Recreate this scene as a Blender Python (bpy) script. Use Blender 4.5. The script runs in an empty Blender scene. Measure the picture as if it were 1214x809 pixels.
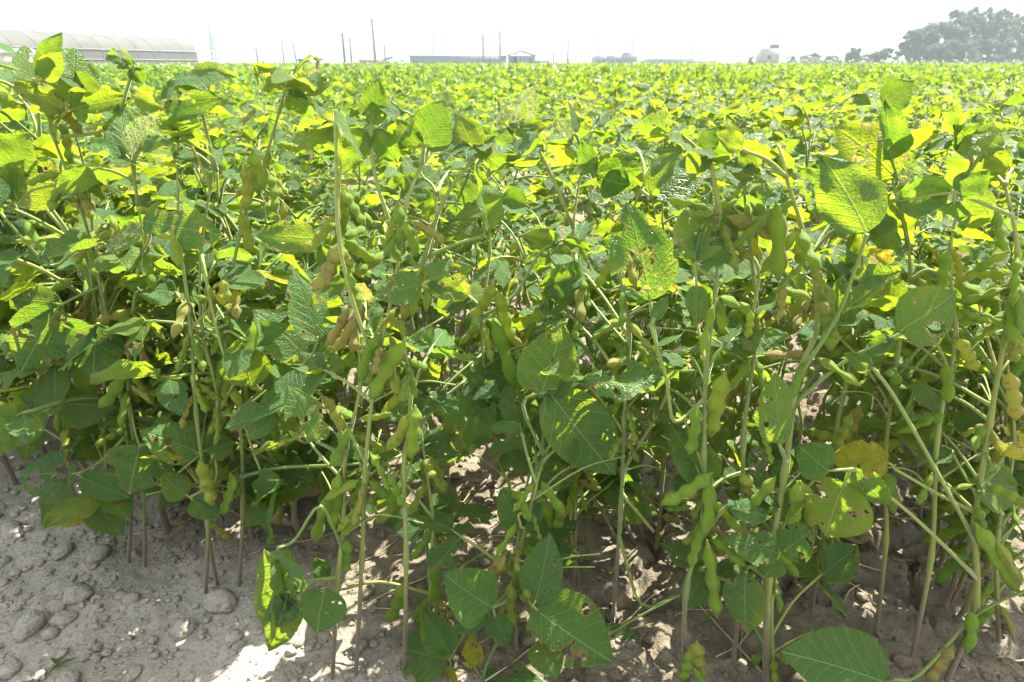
import bpy, math, random
import numpy as np
from mathutils import Vector, Matrix, noise

random.seed(7)
S = bpy.context.scene
COL = S.collection
V = Vector
rad = math.radians

# ------------------------------------------------------------------ camera
H = 0.62
F = 775.0
PITCH = math.atan((404.5 - 75.5) / F)
cd = bpy.data.cameras.new('camera')
cam = bpy.data.objects.new('camera', cd)
COL.objects.link(cam)
cam.location = (0, 0, H)
cam.rotation_euler = (rad(90) - PITCH, 0, 0)
cd.sensor_width = 36
cd.lens = 36 * F / 1214
cd.clip_start = 0.02
cd.clip_end = 6000
cd.dof.use_dof = True
cd.dof.focus_distance = 0.72
cd.dof.aperture_fstop = 15.0
S.camera = cam
_fw = V((0, math.cos(PITCH), -math.sin(PITCH)))
_up = V((0, math.sin(PITCH), math.cos(PITCH)))

def ray(x, y):
    return V((1, 0, 0)) * ((x - 607) / F) + _up * ((404.5 - y) / F) + _fw

def P(x, y, d):
    r = ray(x, y)
    return V((0, 0, H)) + r * (d / r.y)

# ------------------------------------------------------------------ terrain height
def sstep(a, b, x):
    t = max(0.0, min(1.0, (x - a) / (b - a)))
    return t * t * (3 - 2 * t)

EDGE = [(-2.6, 1.55), (-0.72, 0.90), (-0.37, 0.69), (-0.27, 0.60), (-0.12, 0.50), (0.15, 0.42), (0.6, 0.40), (3, 0.38)]
def edge_y(x):
    for (x0, y0), (x1, y1) in zip(EDGE, EDGE[1:]):
        if x <= x1:
            return y0 + (y1 - y0) * max(0, (x - x0)) / (x1 - x0)
    return EDGE[-1][1]

def gh(x, y):
    """soil height: a low bed, lumpy near the viewer"""
    e = y - edge_y(x)
    z = 0.018 * sstep(-0.05, 0.15, e)
    z += 0.02 * sstep(0.15, 0.5, x) * sstep(0.5, 0.9, y)
    if abs(x) < 3 and y < 4:
        z += 0.010 * noise.noise(V((x * 6, y * 6, 0.3)))
    return z

def gh_fine(x, y):
    z = gh(x, y)
    if abs(x) < 2.2 and -0.2 < y < 2.6:
        p = V((x, y, 0.0))
        z += 0.007 * noise.noise(p * 17) + 0.0075 * abs(noise.noise(p * 38 + V((3, 1, 2))))
        z += 0.0028 * noise.noise(p * 85)
        # rounded lumps
        d, _ = noise.voronoi(p * 26 + V((noise.noise(p * 14), noise.noise(p * 14 + V((9, 2, 1))), 0)) * 0.5)
        z += 0.0030 * max(0, 0.55 - d[0]) * (0.4 + noise.noise(p * 9 + V((5, 5, 1))))
        # drying cracks in the bed
        e = y - edge_y(x)
        if e > 0.02:
            q = V((x * 5.5, y * 7.5, 0)) + V((noise.noise(p * 8), noise.noise(p * 8 + V((4, 7, 2))), 0)) * 0.55
            dd, _ = noise.voronoi(q)
            w = dd[1] - dd[0]
            m = sstep(0.02, 0.15, e) * (0.25 + 0.75 * sstep(-0.1, 0.3, x))
            z -= 0.022 * m * max(0, 1 - w / 0.09)
    return z

def G(x, y):
    r = ray(x, y)
    t = -H / r.z
    for _ in range(4):
        p = V((0, 0, H)) + r * t
        t += (gh(p.x, p.y) - p.z) / r.z
    return V((0, 0, H)) + r * t

# ------------------------------------------------------------------ object helpers
def link(name, data, parent=None):
    o = bpy.data.objects.new(name, data)
    COL.objects.link(o)
    if parent is not None:
        o.parent = parent
    return o

def tag(o, label=None, cat=None, group=None, kind=None):
    if label: o['label'] = label
    if cat: o['category'] = cat
    if group: o['group'] = group
    if kind: o['kind'] = kind
    return o

def thing(name, label, cat, loc=(0, 0, 0), group=None):
    o = link(name, None)
    o.location = loc
    return tag(o, label, cat, group)

def copy_tree(o, parent=None):
    c = o.copy()
    COL.objects.link(c)
    if parent is not None:
        c.parent = parent
    for ch in KIDS.get(o.name, []):
        copy_tree(ch, c)
    return c
KIDS = {}

def mesh_arrays(name, verts, faces, mats, uvs=None, lr=None, smooth=True, mi=None):
    """verts (n,3); faces (m,4) quads (last index may repeat -> use tris list instead)"""
    verts = np.asarray(verts, dtype=np.float32)
    faces = np.asarray(faces, dtype=np.int32)
    me = bpy.data.meshes.new(name)
    n, k = faces.shape
    me.vertices.add(len(verts)); me.vertices.foreach_set('co', verts.ravel())
    me.loops.add(n * k); me.loops.foreach_set('vertex_index', faces.ravel())
    me.polygons.add(n)
    me.polygons.foreach_set('loop_start', np.arange(0, n * k, k, dtype=np.int32))
    me.polygons.foreach_set('loop_total', np.full(n, k, dtype=np.int32))
    if mi is not None:
        me.polygons.foreach_set('material_index', np.asarray(mi, dtype=np.int32))
    if smooth:
        me.polygons.foreach_set('use_smooth', np.ones(n, dtype=bool))
    if uvs is not None:
        l = me.uv_layers.new(name='UVMap')
        l.data.foreach_set('uv', np.asarray(uvs, dtype=np.float32)[faces.ravel()].ravel())
    if lr is not None:
        a = me.attributes.new('lr', 'FLOAT', 'FACE')
        a.data.foreach_set('value', np.asarray(lr, dtype=np.float32))
    me.update(calc_edges=True)
    for m in mats:
        me.materials.append(m)
    return me

class MB:
    """collects quads (as numpy chunks) for one mesh"""
    def __init__(s):
        s.v, s.f, s.u, s.l, s.m, s.n = [], [], [], [], [], 0
    def add(s, v, f, u=None, lr=0.0, mi=0):
        v = np.asarray(v, dtype=np.float32); f = np.asarray(f, dtype=np.int32)
        s.v.append(v); s.f.append(f + s.n)
        s.u.append(np.asarray(u, dtype=np.float32) if u is not None else np.zeros((len(v), 2), np.float32))
        s.l.append(np.full(len(f), lr, np.float32)); s.m.append(np.full(len(f), mi, np.int32))
        s.n += len(v)
    def mesh(s, name, mats, smooth=True):
        return mesh_arrays(name, np.concatenate(s.v), np.concatenate(s.f), mats, np.concatenate(s.u),
                           np.concatenate(s.l), smooth, np.concatenate(s.m))
    def box(s, c, size, mi=0, rz=0.0, taper=1.0):
        hx, hy, hz = [a / 2 for a in size]
        vs = []
        for z in (-1, 1):
            k = taper if z > 0 else 1
            for x, y in ((-1, -1), (1, -1), (1, 1), (-1, 1)):
                X, Y = x * hx * k, y * hy * k
                vs.append((c[0] + X * math.cos(rz) - Y * math.sin(rz), c[1] + X * math.sin(rz) + Y * math.cos(rz), c[2] + z * hz))
        s.add(vs, [(3, 2, 1, 0), (4, 5, 6, 7), (0, 1, 5, 4), (1, 2, 6, 5), (2, 3, 7, 6), (3, 0, 4, 7)], mi=mi)

def smooth_path(pts, n):
    pts = [V(p) for p in pts]
    if len(pts) == 2:
        return [pts[0].lerp(pts[1], i / n) for i in range(n + 1)]
    out = []
    m = len(pts) - 1
    for i in range(n + 1):
        t = i / n * m
        k = min(int(t), m - 1)
        t -= k
        p1, p2 = pts[k], pts[k + 1]
        p0 = pts[k - 1] if k else p1 * 2 - p2
        p3 = pts[k + 2] if k + 2 <= m else p2 * 2 - p1
        out.append(0.5 * (2 * p1 + (p2 - p0) * t + (2 * p0 - 5 * p1 + 4 * p2 - p3) * t * t + (3 * p1 - p0 - 3 * p2 + p3) * t ** 3))
    return out

def tube(mb, path, radii, seg=6, lr=0.0, mi=0):
    n = len(path)
    vs, us, fs = [], [], []
    prev = None
    for i, p in enumerate(path):
        t = (path[min(i + 1, n - 1)] - path[max(i - 1, 0)])
        if t.length < 1e-9: t = V((0, 0, 1))
        t.normalize()
        a = prev - t * prev.dot(t) if prev is not None else (V((1, 0, 0)) if abs(t.x) < .8 else V((0, 1, 0)))
        a = a - t * a.dot(t)
        a.normalize(); prev = a
        b = t.cross(a)
        r = radii[i] if hasattr(radii, '__len__') else radii
        for k in range(seg):
            th = 2 * math.pi * k / seg
            vs.append(p + (a * math.cos(th) + b * math.sin(th)) * r)
            us.append((i / (n - 1), k / seg))
    for i in range(n - 1):
        for k in range(seg):
            k2 = (k + 1) % seg
            fs.append((i * seg + k, i * seg + k2, (i + 1) * seg + k2, (i + 1) * seg + k))
    # caps
    vs += [path[0], path[-1]]; us += [(0, 0), (1, 0)]
    c0, c1 = n * seg, n * seg + 1
    for k in range(0, seg, 2):
        fs.append((c0, (k + 2) % seg, (k + 1) % seg, k))
        e = (n - 1) * seg
        fs.append((c1, e + k, e + (k + 1) % seg, e + (k + 2) % seg))
    mb.add([tuple(v) for v in vs], fs, us, lr, mi)

# ------------------------------------------------------------------ materials
class NT:
    def __init__(s, mat):
        mat.use_nodes = True
        s.t = mat.node_tree; s.t.nodes.clear()
        s.out = s.t.nodes.new('ShaderNodeOutputMaterial')
    def n(s, typ, **kw):
        nd = s.t.nodes.new('ShaderNode' + typ)
        for k, v in kw.items():
            setattr(nd, k, v)
        return nd
    def put(s, sock, v):
        if hasattr(v, 'is_linked') or isinstance(v, bpy.types.NodeSocket):
            s.t.links.new(v, sock)
        elif v is not None:
            if hasattr(sock.default_value, '__len__') and not hasattr(v, '__len__'):
                v = [v] * len(sock.default_value)
            if hasattr(sock.default_value, '__len__') and len(sock.default_value) == 4 and len(v) == 3:
                v = (*v, 1)
            sock.default_value = v
    def math(s, op, a, b=None, c=None, clamp=False):
        nd = s.n('Math', operation=op, use_clamp=clamp)
        s.put(nd.inputs[0], a)
        if b is not None: s.put(nd.inputs[1], b)
        if c is not None: s.put(nd.inputs[2], c)
        return nd.outputs[0]
    def mix(s, f, a, b, blend='MIX'):
        nd = s.n('Mix', data_type='RGBA', blend_type=blend)
        s.put(nd.inputs[0], f); s.put(nd.inputs[6], a); s.put(nd.inputs[7], b)
        return nd.outputs[2]
    def ramp(s, f, stops, interp='LINEAR'):
        nd = s.n('ValToRGB')
        nd.color_ramp.interpolation = interp
        el = nd.color_ramp.elements
        while len(el) < len(stops): el.new(0.5)
        for e, (p, c) in zip(el, stops):
            e.position = p
            e.color = (*c, 1) if hasattr(c, '__len__') else (c, c, c, 1)
        s.put(nd.inputs[0], f)
        return nd.outputs[0]
    def sm(s, x, a, b, lo=0.0, hi=1.0):
        nd = s.n('MapRange', interpolation_type='SMOOTHSTEP')
        s.put(nd.inputs[0], x)
        nd.inputs[1].default_value = a; nd.inputs[2].default_value = b
        nd.inputs[3].default_value = lo; nd.inputs[4].default_value = hi
        return nd.outputs[0]
    def noise(s, vec, scale, detail=3, rough=0.55, dim='3D'):
        nd = s.n('TexNoise', noise_dimensions=dim)
        if vec is not None: s.t.links.new(vec, nd.inputs['Vector'])
        nd.inputs['Scale'].default_value = scale
        nd.inputs['Detail'].default_value = detail
        nd.inputs['Roughness'].default_value = rough
        return nd.outputs['Fac']
    def voro(s, vec, scale, feature='F1', dim='3D'):
        nd = s.n('TexVoronoi', feature=feature, voronoi_dimensions=dim)
        if vec is not None: s.t.links.new(vec, nd.inputs['Vector'])
        nd.inputs['Scale'].default_value = scale
        return nd
    def bump(s, h, strength, dist):
        nd = s.n('Bump')
        s.put(nd.inputs['Height'], h)
        nd.inputs['Strength'].default_value = strength
        nd.inputs['Distance'].default_value = dist
        return nd.outputs[0]
    def bsdf(s, color, rough=0.5, normal=None, **kw):
        nd = s.n('BsdfPrincipled')
        s.put(nd.inputs['Base Color'], color)
        s.put(nd.inputs['Roughness'], rough)
        if normal is not None: s.put(nd.inputs['Normal'], normal)
        for k, v in kw.items():
            s.put(nd.inputs[k.replace('_', ' ')], v)
        return nd.outputs[0]
    def mixs(s, f, a, b):
        nd = s.n('MixShader')
        s.put(nd.inputs[0], f); s.put(nd.inputs[1], a); s.put(nd.inputs[2], b)
        return nd.outputs[0]
    def done(s, sh):
        s.t.links.new(sh, s.out.inputs[0])

def leaf_material(name, holes=None, aged=0.0, detail=True, sheen=0.0, trans=0.50):
    m = bpy.data.materials.new(name)
    t = NT(m)
    oi = t.n('ObjectInfo').outputs['Random']
    at = t.n('Attribute', attribute_name='lr').outputs['Fac']
    rnd = t.math('FRACT', t.math('ADD', oi, at))
    rnd2 = t.math('FRACT', t.math('MULTIPLY', rnd, 17.31))
    rnd3 = t.math('FRACT', t.math('MULTIPLY', rnd, 71.7))
    uv = t.n('UVMap').outputs[0]
    sep = t.n('SeparateXYZ'); t.put(sep.inputs[0], uv)
    U = sep.outputs[0]
    W = t.math('ABSOLUTE', t.math('SUBTRACT', sep.outputs[1], 0.5))
    comb = t.n('CombineXYZ')
    t.put(comb.inputs[0], U); t.put(comb.inputs[1], sep.outputs[1]); t.put(comb.inputs[2], t.math('MULTIPLY', rnd, 23.0))
    uvr = comb.outputs[0]
    # veins
    if detail:
        q = t.math('SUBTRACT', U, t.math('MULTIPLY', W, 0.95))
        q = t.math('ADD', q, t.math('MULTIPLY', t.math('MULTIPLY', W, W), 0.5))
        sidev = t.n('Math', operation='SIGN'); t.put(sidev.inputs[0], t.math('SUBTRACT', sep.outputs[1], 0.5))
        fr = t.math('FRACT', t.math('ADD', t.math('MULTIPLY', q, 7.5), t.math('MULTIPLY', sidev.outputs[0], 0.2)))
        lat = t.sm(t.math('ABSOLUTE', t.math('SUBTRACT', fr, 0.5)), 0.03, 0.10, 1, 0)
        mid = t.sm(W, 0.006, 0.016, 1, 0)
        fine = t.sm(t.voro(uvr, 26, 'DISTANCE_TO_EDGE').outputs['Distance'], 0.02, 0.12, 1, 0)
        vein = t.math('MAXIMUM', t.math('MAXIMUM', t.math('MULTIPLY', lat, 0.75), mid), t.math('MULTIPLY', fine, 0.3))
    else:
        mid = t.sm(W, 0.01, 0.03, 1, 0)
        vein = mid
    # colour
    top = t.ramp(rnd, [(0.0, (0.020, 0.095, 0.030)), (0.45, (0.034, 0.132, 0.032)), (0.8, (0.058, 0.158, 0.022)), (1.0, (0.100, 0.185, 0.015))])
    mott = t.noise(uvr, 5.0, 4)
    top = t.mix(t.math('MULTIPLY', t.sm(mott, 0.45, 0.72), 0.55), top, (0.075, 0.165, 0.034))
    spots = t.sm(t.noise(uvr, 22.0, 3), 0.66, 0.74)
    if detail:
        top = t.mix(t.math('MULTIPLY', spots, 0.35), top, (0.15, 0.17, 0.07))
    top = t.mix(t.math('MULTIPLY', vein, 0.7), top, (0.20, 0.31, 0.14))
    if aged:
        top = t.mix(t.math('MULTIPLY', t.sm(mott, 0.25, 0.55), aged), top, (0.42, 0.40, 0.035))
        top = t.mix(t.sm(t.noise(uvr, 4.0, 5), 0.60, 0.68), top, (0.22, 0.13, 0.05))
    under = t.mix(0.45, top, (0.11, 0.22, 0.10))
    geo = t.n('NewGeometry')
    col = t.mix(geo.outputs['Backfacing'], top, under)
    trc = t.ramp(rnd2, [(0.0, (0.15, 0.31, 0.010)), (0.5, (0.25, 0.385, 0.008)), (1.0, (0.37, 0.46, 0.008))])
    if aged:
        trc = t.mix(aged, trc, (0.75, 0.58, 0.03))
    trc = t.mix(t.math('MULTIPLY', vein, 0.25), trc, (0.20, 0.26, 0.04))
    trc = t.mix(t.math('MULTIPLY', t.sm(mott, 0.40, 0.75), 0.4), trc, (0.52, 0.50, 0.04))
    hole = None
    if holes:
        wob = t.noise(uvr, 16.0, 4)
        wv = t.n('VectorMath', operation='ADD')
        cw = t.n('CombineXYZ')
        t.put(cw.inputs[0], t.math('MULTIPLY', t.math('SUBTRACT', wob, 0.5), 0.09))
        t.put(cw.inputs[1], t.math('MULTIPLY', t.math('SUBTRACT', t.noise(uvr, 13.0, 3), 0.5), 0.09))
        t.put(wv.inputs[0], uvr); t.put(wv.inputs[1], cw.outputs[0])
        if holes == 'spots':
            vo = t.voro(wv.outputs[0], 7.5, 'F1', '3D')
            vo.inputs['Randomness'].default_value = 0.95
            sc = t.n('SeparateColor'); t.put(sc.inputs[0], vo.outputs['Color'])
            size = t.math('MULTIPLY', t.math('SUBTRACT', sc.outputs[0], t.math('ADD', 0.52, t.math('MULTIPLY', rnd3, 0.25))), 0.85)
            e = t.math('SUBTRACT', vo.outputs['Distance'], size)
            # bites out of the margin
            bite = t.math('SUBTRACT', t.math('SUBTRACT', 0.66, t.noise(uvr, 2.6, 2)), t.math('MULTIPLY', W, 0.35))
            bite = t.math('ADD', bite, t.math('MULTIPLY', t.math('SUBTRACT', wob, 0.5), 0.12))
            e = t.math('MINIMUM', e, t.math('MULTIPLY', bite, 2.0))
            hole = t.math('LESS_THAN', e, 0.0)
            rim = t.sm(t.math('SUBTRACT', e, t.math('MULTIPLY', t.noise(uvr, 45.0, 3), 0.06)), -0.02, 0.03, 1, 0)
        else:
            ve = t.voro(wv.outputs[0], 24.0, 'DISTANCE_TO_EDGE', '3D').outputs['Distance']
            net = t.math('GREATER_THAN', ve, 0.075)
            nv = t.math('LESS_THAN', t.math('MAXIMUM', lat, mid), 0.6)
            msk = t.math('GREATER_THAN', t.noise(uvr, 3.0, 2), 0.40)
            hole = t.math('MULTIPLY', t.math('MULTIPLY', net, nv), msk)
            rim = t.math('MULTIPLY', msk, 0.75)
        col = t.mix(rim, col, (0.40, 0.42, 0.28) if holes == 'lace' else (0.24, 0.17, 0.07))
        trc = t.mix(rim, trc, (0.34, 0.36, 0.16) if holes == 'lace' else (0.40, 0.33, 0.12))
    nrm = None
    if detail:
        hgt = t.math('SUBTRACT', t.math('MULTIPLY', t.noise(uvr, 30.0, 3), 0.5), t.math('MULTIPLY', vein, 0.8))
        nrm = t.bump(hgt, 0.8, 0.004)
    sh = t.bsdf(col, t.math('ADD', 0.27, t.math('MULTIPLY', rnd3, 0.2)), nrm, Specular_IOR_Level=0.30 if detail else 0.34, Sheen_Weight=sheen, Sheen_Roughness=0.5)
    tr = t.n('BsdfTranslucent')
    t.put(tr.inputs[0], trc)
    if nrm is not None: t.put(tr.inputs[1], nrm)
    sh = t.mixs(trans, sh, tr.outputs[0])
    if hole is not None:
        sh = t.mixs(hole, sh, t.n('BsdfTransparent').outputs[0])
    t.done(sh)
    return m

M = {}
M['p'] = leaf_material('soybean_leaf', sheen=0.07)
M['h'] = leaf_material('soybean_leaf_with_holes', 'spots', sheen=0.07)
M['l'] = leaf_material('soybean_leaf_eaten_to_veins', 'lace')
M['y'] = leaf_material('soybean_leaf_yellowing', 'spots', aged=0.8)
M['far'] = leaf_material('soybean_leaf_simple', detail=False, trans=0.36)

def stem_material(name, base_brown, ramp_cols):
    m = bpy.data.materials.new(name)
    t = NT(m)
    oi = t.n('ObjectInfo').outputs['Random']
    at = t.n('Attribute', attribute_name='lr').outputs['Fac']
    rnd = t.math('FRACT', t.math('ADD', oi, at))
    uv = t.n('UVMap').outputs[0]
    sep = t.n('SeparateXYZ'); t.put(sep.inputs[0], uv)
    tc = t.n('TexCoord').outputs['Object']
    col = t.ramp(rnd, ramp_cols)
    streak = t.noise(tc, 60.0, 3)
    col = t.mix(t.math('MULTIPLY', t.sm(streak, 0.5, 0.75), 0.3), col, (0.21, 0.20, 0.07))
    if base_brown:
        lo = t.math('ADD', sep.outputs[0], t.math('MULTIPLY', t.math('SUBTRACT', t.noise(tc, 25.0, 3), 0.5), 0.22))
        col = t.mix(t.sm(lo, 0.06, 0.20, 0.9, 0), col, (0.17, 0.125, 0.10))
    dark = t.sm(t.noise(tc, 140.0, 2), 0.68, 0.74)
    col = t.mix(t.math('MULTIPLY', dark, 0.7), col, (0.07, 0.055, 0.03))
    sh = t.bsdf(col, 0.55, t.bump(t.noise(tc, 300.0, 2), 0.4, 0.001), Sheen_Weight=0.5, Sheen_Roughness=0.35)
    tr = t.n('BsdfTranslucent'); t.put(tr.inputs[0], t.mix(0.4, col, (0.4, 0.4, 0.06)))
    t.done(t.mixs(0.22, sh, tr.outputs[0]))
    return m
M['stem'] = stem_material('soybean_stem', True, [(0, (0.14, 0.21, 0.05)), (0.6, (0.19, 0.26, 0.06)), (1, (0.26, 0.28, 0.07))])
M['pet'] = stem_material('soybean_petiole', False, [(0, (0.135, 0.225, 0.045)), (0.6, (0.19, 0.27, 0.055)), (1, (0.28, 0.30, 0.075))])

def pod_material():
    m = bpy.data.materials.new('soybean_pod')
    t = NT(m)
    rnd = t.math('FRACT', t.math('ADD', t.n('ObjectInfo').outputs['Random'], t.n('Attribute', attribute_name='lr').outputs['Fac']))
    uv = t.n('UVMap').outputs[0]
    sep = t.n('SeparateXYZ'); t.put(sep.inputs[0], uv)
    U = sep.outputs[0]
    tc = t.n('TexCoord').outputs['Object']
    comb = t.n('VectorMath', operation='ADD')
    c2 = t.n('CombineXYZ'); t.put(c2.inputs[0], t.math('MULTIPLY', rnd, 31.0))
    t.put(comb.inputs[0], tc); t.put(comb.inputs[1], c2.outputs[0])
    p = comb.outputs[0]
    col = t.ramp(rnd, [(0, (0.105, 0.255, 0.014)), (0.55, (0.175, 0.32, 0.018)), (0.78, (0.265, 0.32, 0.035)), (1, (0.29, 0.21, 0.08))])
    col = t.mix(t.math('MULTIPLY', t.sm(t.noise(p, 3.0, 3), 0.45, 0.7), 0.5), col, (0.19, 0.29, 0.03))
    spot = t.sm(t.noise(p, 11.0, 5, 0.65), 0.54, 0.64)
    col = t.mix(t.math('MULTIPLY', spot, t.math('MULTIPLY', t.math('ADD', rnd, 0.25), 0.75)), col, (0.075, 0.045, 0.025))
    seam = t.sm(t.math('ABSOLUTE', t.math('SUBTRACT', sep.outputs[1], 0.5)), 0.0, 0.06, 0.75, 0)
    fz = t.sm(t.noise(p, 70.0, 3, 0.7), 0.5, 0.7)
    col = t.mix(t.math('MULTIPLY', fz, 0.5), col, (0.26, 0.27, 0.10))
    col = t.mix(seam, col, (0.11, 0.085, 0.04))
    tip = t.sm(U, 0.9, 0.99)
    col = t.mix(t.math('MULTIPLY', tip, 0.8), col, (0.07, 0.05, 0.03))
    sh = t.bsdf(col, 0.5, t.bump(t.noise(p, 55.0, 4, 0.7), 0.8, 0.002), Sheen_Weight=0.15, Sheen_Roughness=0.3, Specular_IOR_Level=0.3)
    tr = t.n('BsdfTranslucent'); t.put(tr.inputs[0], (0.42, 0.46, 0.06))
    t.done(t.mixs(0.36, sh, tr.outputs[0]))
    return m
M['pod'] = pod_material()

def simple_mat(name, c1, c2, scale, rough=0.8, bump=0.3, dist=0.02, detail=5, spec=0.3, coord='Object'):
    m = bpy.data.materials.new(name)
    t = NT(m)
    tc = t.n('TexCoord').outputs[coord]
    n = t.noise(tc, scale, detail)
    t.done(t.bsdf(t.mix(t.sm(n, 0.3, 0.7), c1, c2), rough, t.bump(n, bump, dist), Specular_IOR_Level=spec))
    return m

def soil_material():
    m = bpy.data.materials.new('dry_soil')
    t = NT(m)
    g = t.n('NewGeometry').outputs['Position']
    n1 = t.noise(g, 4.0, 5); n2 = t.noise(g, 38.0, 5, 0.65); n3 = t.noise(g, 210.0, 4, 0.7)
    # pale dry crust on the path, brown bed earth with the plants' shade painted into its colour, with a ragged boundary
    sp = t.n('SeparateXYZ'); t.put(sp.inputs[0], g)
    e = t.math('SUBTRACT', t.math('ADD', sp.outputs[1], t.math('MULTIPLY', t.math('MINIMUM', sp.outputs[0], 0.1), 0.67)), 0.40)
    bed_shade = t.sm(t.math('ADD', e, t.math('MULTIPLY', t.math('SUBTRACT', t.noise(g, 7.0, 5, 0.65), 0.5), 0.35)), -0.04, 0.12)
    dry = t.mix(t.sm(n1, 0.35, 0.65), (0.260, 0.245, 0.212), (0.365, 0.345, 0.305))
    shaded_earth = t.mix(t.sm(n1, 0.35, 0.65), (0.115, 0.097, 0.070), (0.180, 0.156, 0.116))
    col = t.mix(bed_shade, dry, shaded_earth)
    col = t.mix(t.math('MULTIPLY', t.sm(n2, 0.4, 0.7), 0.45), col, (0.38, 0.345, 0.28))
    col = t.mix(t.math('MULTIPLY', t.sm(n3, 0.50, 0.70), 0.6), col, (0.13, 0.105, 0.075))
    b1 = t.bump(n2, 1.0, 0.010)
    nd = t.n('Bump'); t.put(nd.inputs['Height'], n3); nd.inputs['Strength'].default_value = 1.0; nd.inputs['Distance'].default_value = 0.004
    t.put(nd.inputs['Normal'], b1)
    t.done(t.bsdf(col, 0.92, nd.outputs[0], Specular_IOR_Level=0.15))
    return m
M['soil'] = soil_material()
M['straw'] = simple_mat('dry_straw', (0.30, 0.22, 0.12), (0.42, 0.34, 0.20), 40, 0.7, 0.2, 0.002)
M['deadleaf'] = simple_mat('dead_leaf', (0.16, 0.12, 0.07), (0.30, 0.25, 0.16), 30, 0.7, 0.5, 0.003)

# ------------------------------------------------------------------ ground
def graded(lo, hi, step, far, g=1.16):
    a = list(np.arange(lo, hi + 1e-6, step))
    s, x = step, hi
    while x < far[1]:
        s *= g; x += s; a.append(x)
    s, x = step, lo
    b = []
    while x > far[0]:
        s *= g; x -= s; b.append(x)
    return np.array(b[::-1] + a)
gx = graded(-1.25, 1.25, 0.0062, (-3000, 3000))
gy = graded(0.34, 1.75, 0.0062, (-60, 4500))
nx, ny = len(gx), len(gy)
gv = np.zeros((ny, nx, 3), np.float32)
gv[:, :, 0] = gx[None, :]; gv[:, :, 1] = gy[:, None]
for j, y in enumerate(gy):
    if -0.3 < y < 4:
        for i, x in enumerate(gx):
            if abs(x) < 4:
                gv[j, i, 2] = gh_fine(float(x), float(y))
            else:
                gv[j, i, 2] = gh(float(x), float(y))
    else:
        for i in range(nx):
            gv[j, i, 2] = gh(float(gx[i]), float(y))
ii = np.arange(nx * ny).reshape(ny, nx)
gf = np.stack([ii[:-1, :-1], ii[:-1, 1:], ii[1:, 1:], ii[1:, :-1]], -1).reshape(-1, 4)
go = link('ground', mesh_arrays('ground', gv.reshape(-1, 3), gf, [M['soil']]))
tag(go, kind='structure')

# lumps of earth
ICO_V = None
def ico(sub):
    import bmesh
    bm = bmesh.new()
    bmesh.ops.create_icosphere(bm, subdivisions=sub, radius=1)
    bm.verts.ensure_lookup_table()
    v = np.array([x.co[:] for x in bm.verts], np.float32)
    f = np.array([[w.index for w in p.verts] for p in bm.faces], np.int32)
    bm.free()
    return v, f
ico2 = ico(2); ico3 = ico(3)
def clod(base, r, rng, flat=0.75):
    v, f = base
    off = V((rng.uniform(0, 99), rng.uniform(0, 99), rng.uniform(0, 99)))
    out = np.empty_like(v)
    sx, sy = rng.uniform(0.75, 1.25), rng.uniform(0.75, 1.25)
    a = rng.uniform(0, 6.28)
    for i, c in enumerate(v):
        c = V(c)
        k = 1 + 0.38 * noise.noise(c * 1.4 + off) + 0.30 * abs(noise.noise(c * 2.9 + off)) + 0.12 * noise.noise(c * 5 + off) + 0.07 * noise.noise(c * 8 + off)
        q = c * k * r
        x, y = q.x * sx, q.y * sy
        out[i] = (x * math.cos(a) - y * math.sin(a), x * math.sin(a) + y * math.cos(a), q.z * flat)
    return out, f
rng = random.Random(3)
cl = [clod(ico2, 1, rng) for _ in range(24)]
cv, cf, off = [], [], 0
for k in range(14000):
    x = rng.uniform(-1.15, 1.1)
    y = rng.uniform(0.38, 1.7) if rng.random() < 0.45 else rng.uniform(0.40, 0.95)
    e = y - edge_y(x)
    if e > 0.12 and rng.random() < 0.45: continue
    r = 0.0011 + 0.0036 * rng.random() ** 3.2 + (0.008 * rng.random() if rng.random() < 0.035 else 0)
    if x < -0.35 and y < 0.9: r *= 1.2
    v, f = cl[rng.randrange(24)]
    cv.append(v * r + np.array([x, y, gh_fine(x, y) + r * 0.25], np.float32)); cf.append(f + off); off += len(v)
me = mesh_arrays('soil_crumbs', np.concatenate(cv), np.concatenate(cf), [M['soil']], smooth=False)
tag(link('soil_crumbs', me), 'loose grey crumbs of dry soil strewn over the ground', 'gravel', kind='stuff')

for (px, py, rpx, lab) in [(262, 718, 15, 'pale rounded clod of earth at the foot of the left stems'),
                           (36, 744, 13, 'grey round lump of earth alone near the left edge'),
                           (92, 708, 13, 'low flat clod of earth left of the bare stems'),
                           (76, 735, 9, 'small clod of earth pressed between two larger lumps'),
                           (218, 470 + 280, 12, 'small dark clod of earth below the pale rounded clod'),
                           (228, 412 + 10, 20, None)]:
    if lab is None: continue
    p = G(px, py)
    r = rpx / F * (p - V((0, 0, H))).length * 0.95
    v, f = clod(ico3, r, rng, 0.8)
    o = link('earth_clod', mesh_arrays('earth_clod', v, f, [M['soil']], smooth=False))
    o.location = (p.x, p.y, gh_fine(p.x, p.y) + r * 0.25)
    tag(o, lab, 'clod', 'clods of earth')

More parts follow.
